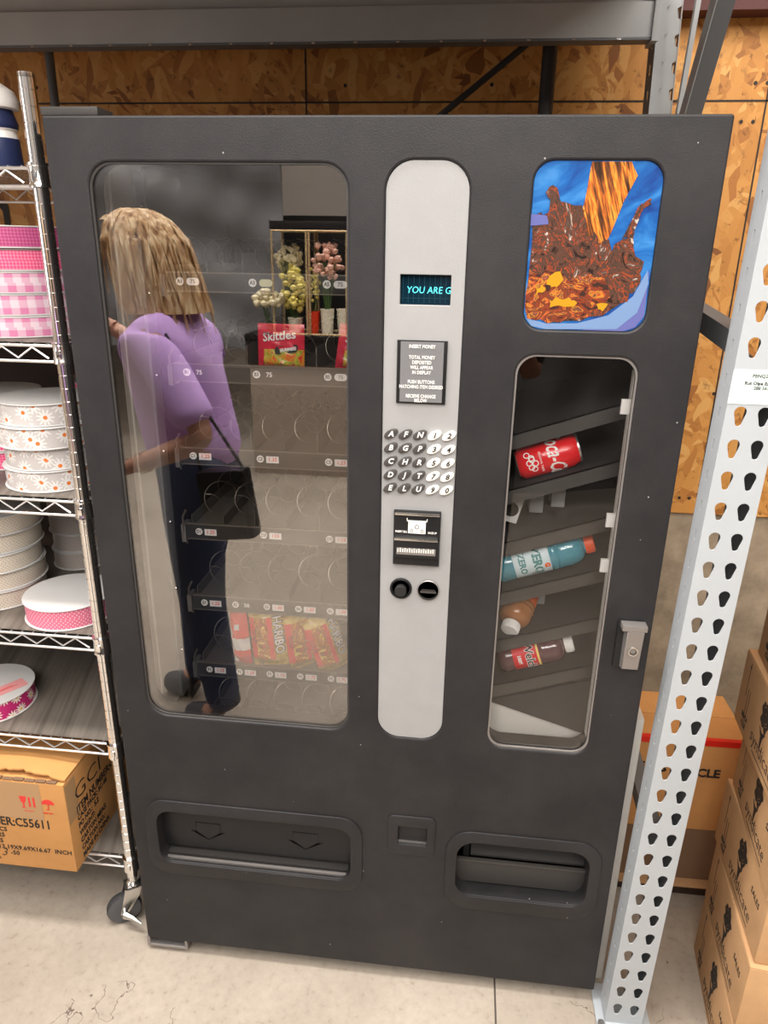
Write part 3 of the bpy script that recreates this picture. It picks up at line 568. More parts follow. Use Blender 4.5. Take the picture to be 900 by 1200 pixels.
# ------------------------------------------------------------------ snack bags
def pouch(name, label, loc, rot, w, h, mats, cat='snack bag', dep=.016, extra=None, group=None, twist=0):
    t = thing(name, label, cat, loc, rot, group)
    nx, nz = 14, 20; q = MB()
    def P_(i, k, sgn):
        u = i/nx*2-1; v = k/nz; e = min(v, 1-v)/.10
        bulge = (1-abs(u)**2.4)*(min(1, max(0, e-.5))**.6 if e > .5 else 0)
        wr = .0016*sin(9*u+23*v)+.001*sin(31*v+3*u)
        return Vector((u*w/2*(1-.05*bulge)+twist*sin(v*pi)*.01, sgn*(dep*bulge+.0006)+ (wr if bulge else .0012*sin(u*40)), v*h))
    for sgn in (-1, 1):
        vs = [P_(i, k, sgn) for k in range(nz+1) for i in range(nx+1)]
        fs = {}
        for k in range(nz):
            for i in range(nx):
                u = (i+.5)/nx; v = (k+.5)/nz; m = mats(u, v)
                f = [k*(nx+1)+i, k*(nx+1)+i+1, (k+1)*(nx+1)+i+1, (k+1)*(nx+1)+i]
                if sgn > 0: f = f[::-1]
                fs.setdefault(m, []).append(f)
        o = len(q.v); q.v += vs
        for m, l in fs.items():
            for f in l: q.f.append([o+j for j in f]); q.m.append(q.mi(m))
    q.build('bag_film', t, local=True, ang=60)
    if extra:
        e = MB(); extra(e, lambda x, z, off=.0: -(dep*(1-min(1, abs(x/(w/2)))**2.4)*min(1, max(0, min(z/h, 1-z/h)/.10-.5))**.6+.0025+off)); e.build('bag_print', t, local=True)
    return t
sk = lambda u, v: 'skr' if v > .45 or v < .08 or u < .12 else 'candy'
def sk_t(e, Y):
    text(e, 'Skittles', 'whiteb', lambda v: (v.x, Y(v.x, .062+v.y)-v.z, .068+v.y+.12*v.x), .024, bold=.0005, sx=1.0)
    me = curve_mesh([rrect(-.008, .038, .034, .050, .006)], .0004); e.mesh(me, 'ink', lambda v: (v.x, Y(v.x, v.y)-v.z, v.y+.15*(v.x-.015))); text(e, 'GUMMIES', 'whiteb', lambda v: (.019+v.x, Y(.015+v.x, .042)-.0010-v.z, .042+v.y+.15*v.x), .0085, bold=.0004, sx=.9)
pouch('snack_pouch', 'red candy pouch standing on second tray behind the B3 price label', (.322, .235, 1.399), (R(-4), 0, R(-3)), .098, .092, sk, extra=sk_t, group='red candy pouches on the second tray')
pouch('snack_pouch', 'red candy pouch on second tray, half hidden by the window frame', (.482, .232, 1.399), (R(-4), R(8), R(14)), .095, .092, sk, extra=sk_t, group='red candy pouches on the second tray')
def kk(u, v):
    if u < .22: return 'wfilm'
    if .25 < v < .45: return 'wfilm'
    if .62 < v < .72 and .4 < u < .7: return 'wfilm'
    return 'redfilm' if v > .15 else 'skr'
pouch('snack_bag', 'narrow red and white snack bag leaning in row F beside the gold bag', (.206, .232, .693), (R(-3), R(-7), R(-20)), .052, .150, kk, group='snack bags in row F')
def gg(u, v):
    if v > .86 or v < .16: return 'gold'
    if u > .62: return 'gold'
    if u < .12: return 'redfilm'
    return 'goldred' if (u < .52) else 'redfilm'
def hb(e, Y): text(e, 'HARIBO', 'ink', lambda v: (.024+v.y, Y(.024+v.y, .08-v.x)-v.z, .085-v.x), .028, bold=.0022, sx=.95); text(e, 'HARIBO', 'whiteb', lambda v: (.024+v.y, Y(.024+v.y, .08-v.x)-.0008-v.z, .085-v.x), .028, bold=.0004, sx=.95); text(e, 'GOLD', 'ink', lambda v: (-.034+v.y, Y(-.034+v.y, .08-v.x)-v.z, .08-v.x), .012)
pouch('snack_bag', 'gold and red gummy bag with large upright lettering, widest bag in row F', (.279, .232, .693), (R(-3), R(-5), R(4)), .088, .152, gg, extra=hb, group='snack bags in row F')
pouch('snack_bag', 'gold gummy bag turned partly sideways in row F, behind the F4 price tag', (.358, .240, .693), (R(-3), R(-5), R(42)), .085, .150, gg, extra=hb, group='snack bags in row F')
pouch('snack_bag', 'gold gummy bag slumped at the right end of row F', (.432, .238, .693), (R(-6), R(-16), R(28)), .080, .148, gg, extra=hb, group='snack bags in row F')

# ------------------------------------------------------------------ pallet rack on the right
RK = thing('pallet_rack', 'steel pallet rack with white punched post beside the machine and grey beam above it', 'rack', (1.14, .3, 0))
def teardrop(cx, cz):
    pts = []
    for k in range(13): a = R(-20+220*k/12); pts.append((cx+.0096*cos(a), cz+.0060+.0096*sin(a)))
    for k in range(9): a = R(180+180*k/8); pts.append((cx+.0052*cos(a), cz-.0110+.0052*sin(a)))
    return pts
PZ = 2.6; XL, XR_ = 1.0915, 1.173
def lean(fn): return lambda v: (lambda p: (p[0]+.018*p[2], p[1], p[2]))(fn(v))
hz = [.0495+k*.0538 for k in range(int((PZ-.1)/.0538))]
q = MB()
me = curve_mesh([[(XL, 0), (XR_, 0), (XR_, PZ), (XL, PZ)]]+[teardrop(XL+.0225, z) for z in hz]+[teardrop(XL+.0590, z) for z in hz], .0022, .0004); q.mesh(me, 'rackw', lean(front(-.045)))
# side flanges (curve lies in y-z)
fl = lambda x: (lambda v: (x+v.z, v.x, v.y))
me = curve_mesh([[(-.045, 0), (.010, 0), (.010, PZ), (-.045, PZ)]]+[[(-.020, z-.009), (-.0145, z-.009), (-.0145, z+.009), (-.020, z+.009)] for z in hz], .0022); q.mesh(me, 'rackw', lean(fl(XL+.001)))
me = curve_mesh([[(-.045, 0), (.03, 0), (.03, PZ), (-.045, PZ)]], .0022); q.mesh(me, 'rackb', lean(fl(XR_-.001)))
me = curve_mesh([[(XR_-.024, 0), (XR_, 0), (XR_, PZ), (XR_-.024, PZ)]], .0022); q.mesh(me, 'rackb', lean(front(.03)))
q.build('front_post', RK, ang=15)
q = MB().box((XL-.018, -.075, 0), (XR_+.02, .045, .006), 'rackw', .001).lathe([(.001, .006), (.008, .006), (.008, .014), (.001, .014)], 'steel', (XL-.009, -.055, 0), 6); q.build('base_plate', RK)
q = MB(); x0 = 1.1; sl = .018*1.4
me = curve_mesh([rrect(1.117+.0, 1.215, 1.4145, 1.4685, .001, 1)], .0006); q.mesh(me, 'sticker', lambda v: (v.x+.018*(v.y-1.44)-.0, -.0467-v.z, v.y))
def sf(x, z): return lambda v: (x+v.x+.018*(v.y), -.0473-v.z, z+v.y)
text(q, 'PENQZ15-W', 'ink', sf(1.168, 1.459), .0075); text(q, 'Rut Olpe Eskalor', 'ink', sf(1.163, 1.4475), .0075, bold=.0001); text(q, '288 5637 1', 'ink', sf(1.168, 1.440), .0072)
for b_ in q.v: b_.x = min(b_.x, 1.204)
q.build('rack_label', RK)
# rear post
yb = .72; q = MB(); X2, X3 = 1.088, 1.136
def edge_notch(xa, xb, zs, z1):  # strip with half holes on its right edge
    p = [(xa, 0)]; p.append((xb, 0))
    for z in zs: p += [(xb, z-.013), (xb-.007, z-.009), (xb-.008, z+.009), (xb, z+.013)]
    return p+[(xb, z1), (xa, z1)]
l2 = lambda fn: (lambda v: (lambda p: (p[0]-.03*(p[2]-1.95)+.005, p[1], p[2]))(fn(v)))
me = curve_mesh([edge_notch(X2, X2+.026, hz, 3.2)], .0022); q.mesh(me, 'rackg', l2(front(yb)))
me = curve_mesh([edge_notch(X2+.0, X2+.052, hz, 3.2)], .0022); q.mesh(me, 'rackg', l2(front(yb+.012)))
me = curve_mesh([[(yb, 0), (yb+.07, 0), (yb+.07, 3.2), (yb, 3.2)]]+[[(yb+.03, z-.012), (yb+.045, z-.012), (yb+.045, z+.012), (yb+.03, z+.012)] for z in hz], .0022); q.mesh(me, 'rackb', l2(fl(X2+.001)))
me = curve_mesh([[(yb+.012, 0), (yb+.07, 0), (yb+.07, 3.2), (yb+.012, 3.2)]]+[[(yb+.03, z-.012), (yb+.045, z-.012), (yb+.045, z+.012), (yb+.03, z+.012)] for z in hz], .0022); q.mesh(me, 'rackg', l2(fl(X2+.054)))
q.build('rear_post', RK, ang=15)
def chan(name, p0, p1, wdt, dep, m='rackg', m2=None, up=(1, 0, 0)):
    p0, p1 = Vector(p0), Vector(p1); d_ = (p1-p0); L = d_.length; zz = d_.normalized(); yy = Vector(up); yy = (yy-zz*yy.dot(zz)).normalized(); xx = yy.cross(zz)
    mt = Matrix((xx, yy, zz)).transposed().to_4x4(); mt.translation = p0; q = MB(); t = .002
    q.box((-wdt/2, -dep/2, 0), (wdt/2, -dep/2+t, L), m, 0, mt).box((-wdt/2, -dep/2+t, 0), (-wdt/2+t, dep/2, L), m2 or m, 0, mt).box((wdt/2-t, -dep/2+t, 0), (wdt/2, dep/2, L), m2 or m, 0, mt)
    return q.build(name, RK)
chan('frame_brace', (1.142, .715, 1.575), (1.142, -.005, 1.50), .036, .032, 'rackb')
chan('diagonal_brace', (1.136, .66, 1.70), (1.136, .20, 2.36), .042, .034, 'rackg', 'rackb')
chan('diagonal_brace', (1.150, .70, 1.80), (1.160, .60, 2.60), .016, .010, 'rackg')
chan('frame_brace', (1.142, .715, .55), (1.142, -.005, .50), .036, .032, 'rackb')
q = MB(); q.box((-1.6, .70, 2.094), (1.088, .745, 2.163), 'rackg', .002).box((-1.6, .722, 2.163), (1.088, .75, 2.24), 'rackg', .001).box((-1.6, .699, 2.089), (1.088, .742, 2.0935), 'rackb', .0005)
for k in range(26): q.box((-1.5+k*.1, .6985, 2.0895), (-1.492+k*.1, .70, 2.0925), 'steel')
q.build('rear_beam', RK)
MB().box((1.074, .692, 2.085), (1.089, .76, 2.25), 'rackg', .001).build('beam_connector', RK)
for x, a in ((.10, -.35), (.66, .30)):
    q = MB(); q.tube([(x, .73, 2.215), (x+a*.35, .35, 2.222), (x+a*.7, -.02, 2.226)], .014, 'rackb', 6); q.build('deck_support', RK)
q = MB().box((-1.6, -.04, 2.04), (1.09, .0, 2.20), 'rackg', .002); q.build('front_beam', RK)
MB().box((-1.6, -.04, 2.243), (1.085, .985, 2.26), 'card2', .002).build('deck_board', RK)  # unseen rack deck, carried back to the wall to shade the panels
tag(MB().tube([(.868, .88, 0), (.868, .88, 2.9)], .019, 'darkpole', 12).build('wall_pole'), 'thick dark vertical pole against the wood wall behind the machine top', 'pole')
tag(MB().tube([(.868, .855, 2.165), (.60, .87, 1.965), (.40, .88, 1.82)], .008, 'darkpole', 8).build('brace_rod'), 'thin dark diagonal rod slanting down against the wood wall behind the machine', 'rod')
tag(MB().tube([(-.449, .87, 0), (-.449, .87, 2.9)], .012, 'greypole', 12).build('wall_pole'), 'thin grey vertical pole on the wood wall above machine top-left corner', 'pole')

# ------------------------------------------------------------------ wire shelving on the left
SH = thing('shelving_unit', 'chrome wire shelving unit on casters holding ribbon spools, left of the vending machine', 'shelving', (-.65, .32, 0))
PX0, PY0, PX1, PY1 = -.068, .088, -1.25, .56
zs_ = [1.757, 1.448, 1.132, .812, .531, .188]
def postm(x, y):
    pr = [(.001, .125), (.0118, .125)]; z = .13
    while z < 1.895: pr += [(.0140, z), (.0140, z+.0235), (.0126, z+.0242), (.0126, z+.0250)]; z += .0254
    pr += [(.0140, z), (.0140, 1.90), (.0115, 1.904), (.001, 1.904)]
    return MB().lathe(pr, 'chrome', (x, y, 0), 20)
for x, y in ((PX0, PY0), (PX0, PY1), (PX1, PY0), (PX1, PY1)):
    po = postm(x, y).build('post', SH)
    for z in zs_:
        MB().lathe([(.0141, -.020), (.0190, -.020), (.0190, -.016), (.0180, -.014), (.0172, .014), (.0190, .016), (.0190, .020), (.0141, .020)], 'chrome', (x, y, z-.008), 20).box((x-.004, y-.020, z-.018), (x+.006, y-.015, z-.002), 'chrome', .0015).build('collar', po)
for z in zs_:
    q = MB(); r = .0030; e = .012
    for yy in (PY0, PY1):
        q.tube([(PX1+e, yy, z+.004), (PX0-e, yy, z+.004)], r, 'wirec', 6); q.tube([(PX1+e, yy, z-.026), (PX0-e, yy, z-.026)], r, 'wirec', 6)
        n = 36; q.tube([(PX1+.03+(PX0-PX1-.06)*k/n, yy, z+(.001 if k % 2 else -.020)) for k in range(n+1)], .0022, 'wirec', 5)
    for xx in (PX0, PX1):
        q.tube([(xx, PY0+e, z+.004), (xx, PY1-e, z+.004)], r, 'wirec', 6); q.tube([(xx, PY0+e, z-.026), (xx, PY1-e, z-.026)], r, 'wirec', 6)
        n = 14; q.tube([(xx, PY0+.03+(PY1-PY0-.06)*k/n, z+(.001 if k % 2 else -.020)) for k in range(n+1)], .0022, 'wirec', 5)
    for k in range(44):
        xx = PX1+.03+(PX0-PX1-.06)*k/43; q.tube([(xx, PY0-.002, z+.0075), (xx, PY1, z+.0075)], .0014, 'wirec', 4)
    ws = q.build('wire_shelf', SH)
    if z != zs_[0]: MB().box((PX1+.02, PY0+.004, z+.0095), (PX0-.014, PY1-.005, z+.0115), 'liner').build('shelf_liner', ws)
for x, y in ((PX0, PY0), (PX0, PY1), (PX1, PY0), (PX1, PY1)):
    q = MB().lathe([(.001, .112), (.008, .112), (.016, .108), (.018, .118), (.013, .124), (.0145, .128), (.0145, .160), (.001, .160)], 'chrome', (x, y, 0), 20)
    mt = Matrix.Translation((x, y, 0)) @ Matrix.Rotation(R(-150), 4, 'Z')
    for s_ in (-1, 1):
        me = curve_mesh([[(-.018, .112), (.022, .112), (.036, .055), (.040, .036), (.028, .032), (.016, .044), (-.010, .085)]], .002); q.mesh(me, 'steel', (lambda s_: lambda v: mt @ Vector((v.x, s_*.0165+v.z, v.y)))(s_))
    q.box((-.02, -.0175, .108), (.024, .0175, .112), 'steel', 0, mt)
    cs = q.build('caster', SH)
    w_ = MB().lathe([(.012, -.0125), (.030, -.0125), (.040, -.011), (.0425, -.006), (.0425, .006), (.040, .011), (.030, .0125), (.012, .0125)], 'tread', (0, 0, 0), 32, mt @ Matrix.Translation((.030, 0, .0425)) @ Matrix.Rotation(pi/2, 4, 'X'), ms=['tread', 'tread', 'rubber', 'rubber', 'rubber', 'tread', 'tread']); w_.build('wheel', cs)
    if x == PX0 and y == PY0:
        bl = MB(); m2 = Matrix.Translation((x, y, 0)) @ Matrix.Rotation(R(-60), 4, 'Z')
        bl.tube([mt @ Vector((.030, -.019, .0425)), mt @ Vector((.030, .024, .0425))], .007, 'steel', 10)
        mm = mt @ Vector((.030, .026, .0425))
        bl.tube([mm, mm+Vector((.022, -.006, .000)), mm+Vector((.048, -.012, -.010))], [.010, .007, .003], 'steel', 8); bl.build('brake_lever', cs)
# spools
def spool(x, y, z, r, h, ribbon, label, group=None, flange='spoolw', hub=True, proud=.004, card=None, tilt=None):
    t = thing('ribbon_spool', label, 'ribbon spool', (x, y, z), tilt or (0, 0, random.uniform(0, 6)), group)
    q = MB().lathe([(.012, 0), (r, 0), (r+.0006, .0012), (r, .0024), (.012, .0024)], flange, seg=48); q.lathe([(.012, h-.0024), (r, h-.0024), (r+.0006, h-.0012), (r, h), (.012, h)], flange, seg=48)
    q.lathe([(.0125, .002), (.0125, h-.001)], 'spoolb', seg=24)
    q.build('spool', t, local=True)
    MB().lathe([(.02, .0028), (r-proud, .0028), (r-proud+.0008, h*.5), (r-proud, h-.0028), (.02, h-.0028)], ribbon, seg=64).build('ribbon', t, local=True)
    if card:
        me = curve_mesh([rrect(-.055, .055, -.02, .02, .002, 1)], .0004); q = MB(); q.mesh(me, 'labelp', lambda v: (v.x+.01, v.y-.045, h+.0005+v.z)); q.box((-.01, -.048, h+.0004), (.045, -.046, h+.001), 'redink').box((-.01, -.043, h+.0004), (.035, -.041, h+.001), 'redink'); q.build('paper_label', t, local=True)
    return t
def stackd(n, x, y, z, r, h, ribs, labels, group=None, jit=.006, **k):
    for i in range(n):
        spool(x+random.uniform(-jit, jit), y+random.uniform(-jit, jit), z+i*(h+.0012), r, h, ribs[i], labels[i], group, **k)
z1 = 1.448+.0125
stackd(5, -.255, .275, z1, .165, .0405, ['g4', 'g4', 'g4', 'g2', 'g1'], ['pale pink plaid ribbon spool, lowest of the wide stack on the upper shelf', 'pale pink plaid ribbon spool, second from the bottom of the upper-shelf stack', 'pale pink plaid ribbon spool in the middle of the upper-shelf stack', 'hot pink checked ribbon spool, second from top of the upper-shelf stack', 'dark magenta ribbon spool on top of the upper-shelf stack'], proud=.001, group='wide pink ribbon spools on the upper shelf')
z2 = 1.132+.0125
stackd(4, -.192, .205, z2, .102, .0455, ['d1']*4, ['white daisy ribbon spool, bottom of the daisy stack', 'white daisy ribbon spool, second from the bottom of the daisy stack', 'white daisy ribbon spool, third from the bottom of the daisy stack', 'white daisy ribbon spool on top of the daisy stack, blank disc showing'], 'white daisy ribbon spools')
stackd(4, -.385, .335, z2, .098, .042, ['g2', 'g2', 'g5', 'g5'], ['hot pink ribbon spool, bottom of the stack left of the daisy spools', 'hot pink ribbon spool, second up, left of the daisy spools', 'pink checked ribbon spool, third up, left of the daisy spools', 'pink and white checked ribbon spool on top, left of the daisy spools'], 'pink ribbon spools left of the daisy stack')
stackd(4, -.175, .45, z2, .095, .046, ['p2', 'p2', 'p2', 'g2'], ['spool hidden at the bottom behind the daisy stack', 'spool second up behind the daisy stack', 'spool third up behind the daisy stack', 'shadowed spool with pale disc peeking above the daisy stack'], 'shadowed spools behind the daisy stack')
z3 = .812+.0125
stackd(5, -.405, .262, z3, .108, .0445, ['p1']*5, ['cream dotted ribbon spool, bottom of the tall cream stack', 'cream dotted ribbon spool, second from the bottom of the cream stack', 'cream dotted ribbon spool in the middle of the cream stack', 'cream dotted ribbon spool, second from the top of the cream stack', 'cream dotted ribbon spool on top of the cream stack'], 'cream dotted ribbon spools', jit=.008)
stackd(4, -.315, .475, z3, .072, .048, ['p2']*4, ['small taupe dotted spool, bottom of the stack behind the cream spools', 'small taupe dotted spool, second up, behind the cream spools', 'small taupe dotted spool, third up, behind the cream spools', 'small taupe dotted spool on top, behind the cream spools'], 'small taupe dotted spools', jit=.003)
spool(-.190, .190, z3, .101, .050, 'p3', 'pink dotted ribbon spool with big white disc lying alone beside the chrome post')
z4 = .531+.0125
spool(-.440, .195, z4, .100, .050, 'd2', 'magenta daisy ribbon spool with pink paper label on the lower shelf', card=True)
t = thing('bottle', 'navy bottle with white domed cap on the top wire shelf, cut by the photo edge', 'bottle', (-.178, .16, 1.7665))
MB().lathe([(.001, 0), (.034, 0), (.036, .004), (.034, .05), (.030, .062), (.034, .066), (.036, .075), (.028, .10)], 'navy', seg=32, ms=['navy']*3+['white']*2+['navy']*2).build('bottle_body', t, local=True)
MB().lathe([(.034, .098), (.040, .10), (.042, .112), (.036, .128), (.018, .14), (.001, .143)], 'white', seg=32).build('cap', t, local=True)
# cardboard boxes on the bottom shelf
def carton(name, label, loc, rot, sx, sy, sz, m, mark=None, open_=False, group=None, tape=False):
    # origin: front right bottom corner; box runs -x and +y
    t = thing(name, label, 'box', loc, rot, group); q = MB(); th = .004
    q.box((-sx, 0, 0), (0, sy, sz-.003), m, .003).build('box_body', t, local=True)
    q = MB()
    if open_:
        q.box((-sx, .002, sz-.0025), (-sx*.62, sy, sz+.001), m, .001); bm = bmesh.new()
        n = 24; vs = []
        for k in range(n+1):
            x = -sx*.615*(1-k/n); j = .003*sin(k*2.1)+.002*sin(k*5.3)
            vs.append([bm.verts.new((x, .004+abs(j)*2+.012*(1-abs(2*k/n-1)), sz+.005+.018*sin(pi*k/n)*.6)), bm.verts.new((x, sy, sz+.001)), ])
        for k in range(n): bm.faces.new((vs[k][0], vs[k+1][0], vs[k+1][1], vs[k][1]))
        r_ = bmesh.ops.extrude_face_region(bm, geom=list(bm.faces)); bmesh.ops.translate(bm, verts=[g for g in r_['geom'] if isinstance(g, bmesh.types.BMVert)], vec=(0, 0, -.004)); bmesh.ops.recalc_face_normals(bm, faces=bm.faces); q.bm(bm, m)
        q.build('top_flap', t, local=True)
        q = MB()
        for k in range(14):
            x = -.03-k*.027; q.box((x-.012, .0005, sz-.002), (x+.012, .010, sz+.001+.002*sin(k*3.)), 'card_in', .001)
        q.build('box_contents', t, local=True)
    else: q.box((-sx+.001, .001, sz-.0035), (-.001, sy/2-.0008, sz), m, .001).box((-sx+.001, sy/2+.0008, sz-.0035), (-.001, sy-.001, sz), m, .001).build('top_flap', t, local=True)
    if mark:
        q = MB(); more = mark(q, sx, sy, sz); q.build('box_print', t, local=True)
        for nm, mb in (more or []): mb.build(nm, t, local=True)
    return t
def gmark(q, sx, sy, sz):
    L = ['ITEM NUMBER:C55611', 'CASE PACK:  12  PCS', 'PO NO.:  SC-482925', 'WEIGHT:  5.2  KGS', 'CARTON MEAS: 13.19X9.69X16.67  INCH', 'CARTON NO.:         -50', 'MADE IN CHINA']
    F = lambda x, z: (lambda v: (x+v.x, -.0006-v.z, z+v.y))
    zz = [.137, .112, .094, .076, .058, .041, .024]; ss = [.033, .0165, .0165, .0165, .0165, .0165, .0165]
    text(q, 'GCI', 'ink', F(-.262, .168), .046, sx=1.35, bold=-.0008)
    for k, s_ in enumerate(L): text(q, s_, 'ink', F(-.325, zz[k]), ss[k]*1.08, bold=.0006 if k == 0 else .0002, ax='LEFT', sx=(.80 if k == 0 else 1.0))
    text(q, '13', 'ink', F(-.190, .040), .034, shear=.3, bold=-.0005)
    for k in (0, 1): q.box((-.093+k*.011, -.001, .188), (-.088+k*.011, 0, .216), 'redink')
    plate(q, [[(x+.030, z+.012) for x, z in ((-.145, .206), (-.127, .206), (-.130, .190), (-.134, .186), (-.134, .174), (-.128, .172), (-.144, .172), (-.138, .174), (-.138, .186), (-.142, .190))]], -.0006, .0005, 'redink')
    um = [(-.045+.016*cos(R(a)), .200+.014*sin(R(a))) for a in range(0, 181, 15)]; plate(q, [um], -.0006, .0005, 'redink'); q.box((-.0460, -.001, .184), (-.0442, 0, .202), 'redink').box((-.050, -.001, .184), (-.044, 0, .186), 'redink')
    text(q, 'FRAGILE', 'redink', F(-.095, .176), .006); text(q, 'KEEP DRY', 'redink', F(-.048, .174), .006)
    S_ = ['ITEM NUMBER:C55611', 'CASE PACK: SC-48', 'PO NO.:  5.2', 'WEIGHT:', 'CARTON MEAS:', 'CARTON NO.:', 'MADE IN CHINA']
    G = lambda y, z: (lambda v: (.0006+v.z, y+v.x, z+v.y))
    text(q, 'GCI', 'ink', G(.100, .195), .060, sx=1.3, bold=-.0008)
    for k, s_ in enumerate(S_): text(q, s_, 'ink', G(.035, .152-k*.0225), .030 if k == 0 else .021, bold=.0006, ax='LEFT', sx=.85)
    me = curve_mesh([rrect(-.0, .045, .14, .252, .001, 1)], .0004); q.mesh(me, 'tape', lambda v: (.0004+v.z, v.x+.002, v.y)); q.box((-.20, -.0006, .15), (-.06, -.0002, .256), 'tape')
def gmark2(q, sx, sy, sz):
    q.box((.0, .02, .14), (.0006, .055, .20), 'white').box((.0006, .03, .15), (.001, .045, .18), 'plateg'); text(q, '56611', 'ink', lambda v: (.0006+v.z, -.0+.02+v.x, .11+v.y), .03, ax='LEFT', bold=.0008); text(q, 'MADE IN', 'redink', lambda v: (.0006+v.z, .02+v.x, .05+v.y), .02, ax='LEFT')
zb = .188+.0125
carton('cardboard_box', 'open cardboard carton with printed item number and red fragile marks on the bottom wire shelf', (-.172, .022, zb), (0, 0, 0), .42, .335, .262, 'cardo', gmark, open_=True)
carton('cardboard_box', 'shadowed carton with a small white label standing behind the printed carton on the bottom shelf', (-.10, .372, zb), (0, 0, 0), .46, .17, .262, 'card2', gmark2)
carton('cardboard_box', 'plain dark carton at the back of the upper shelves behind daisy spools', (-.09, .52-.0, 1.132+.0125), (0, 0, 0), .001+.03, .03, .20, 'card2') if False else None

carton('cardboard_box', 'added dark brown block on the floor, darkening the space behind the wire shelving', (-.10, .60, .001), (0, 0, 0), 1.1, .36, .70, 'darkbox')  # added dark filler, stands in for the gloom behind the lower shelves
carton('cardboard_box', 'added dark brown block on top of another, darkening the space behind the ribbon spools', (-.12, .60, .703), (0, 0, 0), 1.08, .36, .70, 'darkbox')  # second added filler, keeps the background dark behind the spools
# ------------------------------------------------------------------ cartons on the right
def rose(q, F, cx, cz, s):
    o = [];
    for k in range(40): a = 2*pi*k/40; r = (.030+.004*sin(5*a+1)+.003*sin(9*a))*s; o.append((cx+r*cos(a)*.85, cz+.028*s+r*sin(a)))
    holes = []
    for hr, a0, dx in ((.008, 1.0, 0), (.0145, 3.2, .001), (.0205, .2, -.001), (.0205, 3.4, .001)):
        n_ = 9; st = 2.6/n_ if hr > .015 else 4./n_
        arc = [(cx+(dx+hr*cos(a0+t_*st))*s*.85, cz+(.028+hr*sin(a0+t_*st))*s) for t_ in range(n_)]; arc2 = [(cx+(dx+(hr-.0016)*cos(a0+t_*st))*s*.85, cz+(.028+(hr-.0016)*sin(a0+t_*st))*s) for t_ in range(n_-1, -1, -1)]; holes.append(arc+arc2)
    me = curve_mesh([o]+holes, .0004); q.mesh(me, 'ink', F)
    me = curve_mesh([[(cx-.020*s, cz-.004*s), (cx-.004*s, cz-.010*s), (cx+.016*s, cz-.004*s), (cx+.006*s, cz-.018*s), (cx+.002*s, cz-.045*s), (cx-.003*s, cz-.045*s), (cx-.006*s, cz-.020*s)]], .0004); q.mesh(me, 'ink', F)
def smark(q, sx, sy, sz):
    # left face, x=-sx: reading direction runs toward +y seen from -x => from far (+y) to near (-y) left-to-right
    F = lambda v: (-sx-.0006-v.z, sy-v.x, v.y)
    q0 = q; lg = MB(); rose(lg, F, sy*.52, sz*.52, 1.0)
    text(q, 'syndicate', 'ink', lambda v: F(Vector((sy*.58+v.x, sz*.24+v.y, v.z))), .042, bold=-.0008, sx=1.0); text(q, 'SALES', 'ink', lambda v: F(Vector((sy*.82+v.x, sz*.60+v.y, v.z))), .02, bold=-.0002)
    me = curve_mesh([rrect(sy*.42, sy*.80, sz*.09, sz*.098, .0004, 1)], .0004); q.mesh(me, 'ink', F)
    me = curve_mesh([rrect(sy*.13, sy*.134, sz*.48, sz*.86, .0002, 1)], .0004); q.mesh(me, 'ink', F); me = curve_mesh([[(sy*.12, sz*.86), (sy*.144, sz*.86), (sy*.132, sz*.93)]], .0004); q.mesh(me, 'ink', F)
    q2 = q; q = MB()
    for k in (0, 1): me = curve_mesh([rrect(sy*(.17+.035*k), sy*(.174+.035*k), sz*.28, sz*.62, .0002, 1)], .0004); q.mesh(me, 'ink', F)
    text(q, 'RECY', 'ink', lambda v: F(Vector((sy*.19+v.x, sz*.24+v.y, v.z))), .016, bold=.0004); text(q, 'CLE', 'ink', lambda v: F(Vector((sy*.19+v.x, sz*.14+v.y, v.z))), .016, bold=.0004)
    return [('rose_logo', lg), ('recycling_mark', q)]
BH = .1715; by = .33; bx = .44
offs = [(0, 0), (-.001, .001), (-.003, .012), (.003, -.004), (-.022, .002), (-.008, -.012)]
lbs = ['rose-printed carton, lowest of the leaning stack at right edge', 'rose-printed carton second from the floor in the right stack', 'rose-printed carton third from the floor, jutting toward the rack post', 'rose-printed carton fourth from the floor in the right stack', 'rose-printed carton second from the top of the right stack, set back left', 'shadowed rose-printed carton on top of the right stack']
for k in range(6):
    far = Vector((1.349+offs[k][0]-.0, .177+offs[k][1], 0)); a = R(-7+(0, .4, 2.5, -1, 1.5, -1)[k]) # rotation about z
    # carton origin is front right bottom; far-left corner is (-bx, by) in local
    rot = Matrix.Rotation(a, 3, 'Z'); org = far-rot @ Vector((-bx, by, 0)); org.z = k*BH
    carton('cardboard_box', lbs[k], tuple(org), (0, 0, a), bx, by, BH-.0015, 'card', smark, group='rose-printed cartons in the right stack')
def rmark(q, sx, sy, sz):
    F = lambda x, z: (lambda v: (x+v.x, -.0012-v.z, z+v.y))
    q.box((-sx, -.0008, sz-.016), (0, 0, sz), 'redtape').box((-sx, 0, sz), (0, .012, sz+.0006), 'redtape')
    text(q, 'AS', 'ink', F(-.210, .350), .034, bold=.0012); text(q, 'CLE', 'ink', F(-.088, .342), .034, bold=.0012); text(q, 'F', 'ink', F(-.255, .352), .034, bold=.0012)
t = carton('cardboard_box', 'orange-brown carton with red tape band standing on the floor behind the rack post', (1.452, .335, .065), (0, 0, R(1)), .270, .205, .440, 'cardo', rmark)
q = MB().box((-.272, -.030, -.004), (.0, -.002, .0), 'card', .001).box((-.270, -.0022, .0), (0, -.0008, .165), 'card_in'); q.build('lower_flap', t, local=True)  # dark front sheet paints in the shade of the open box inside
tag(MB().box((1.19, .34, 0), (1.44, .58, .064), 'darkbox', .004).build('floor_pallet'), 'dark low skid under the red-taped carton', 'pallet')
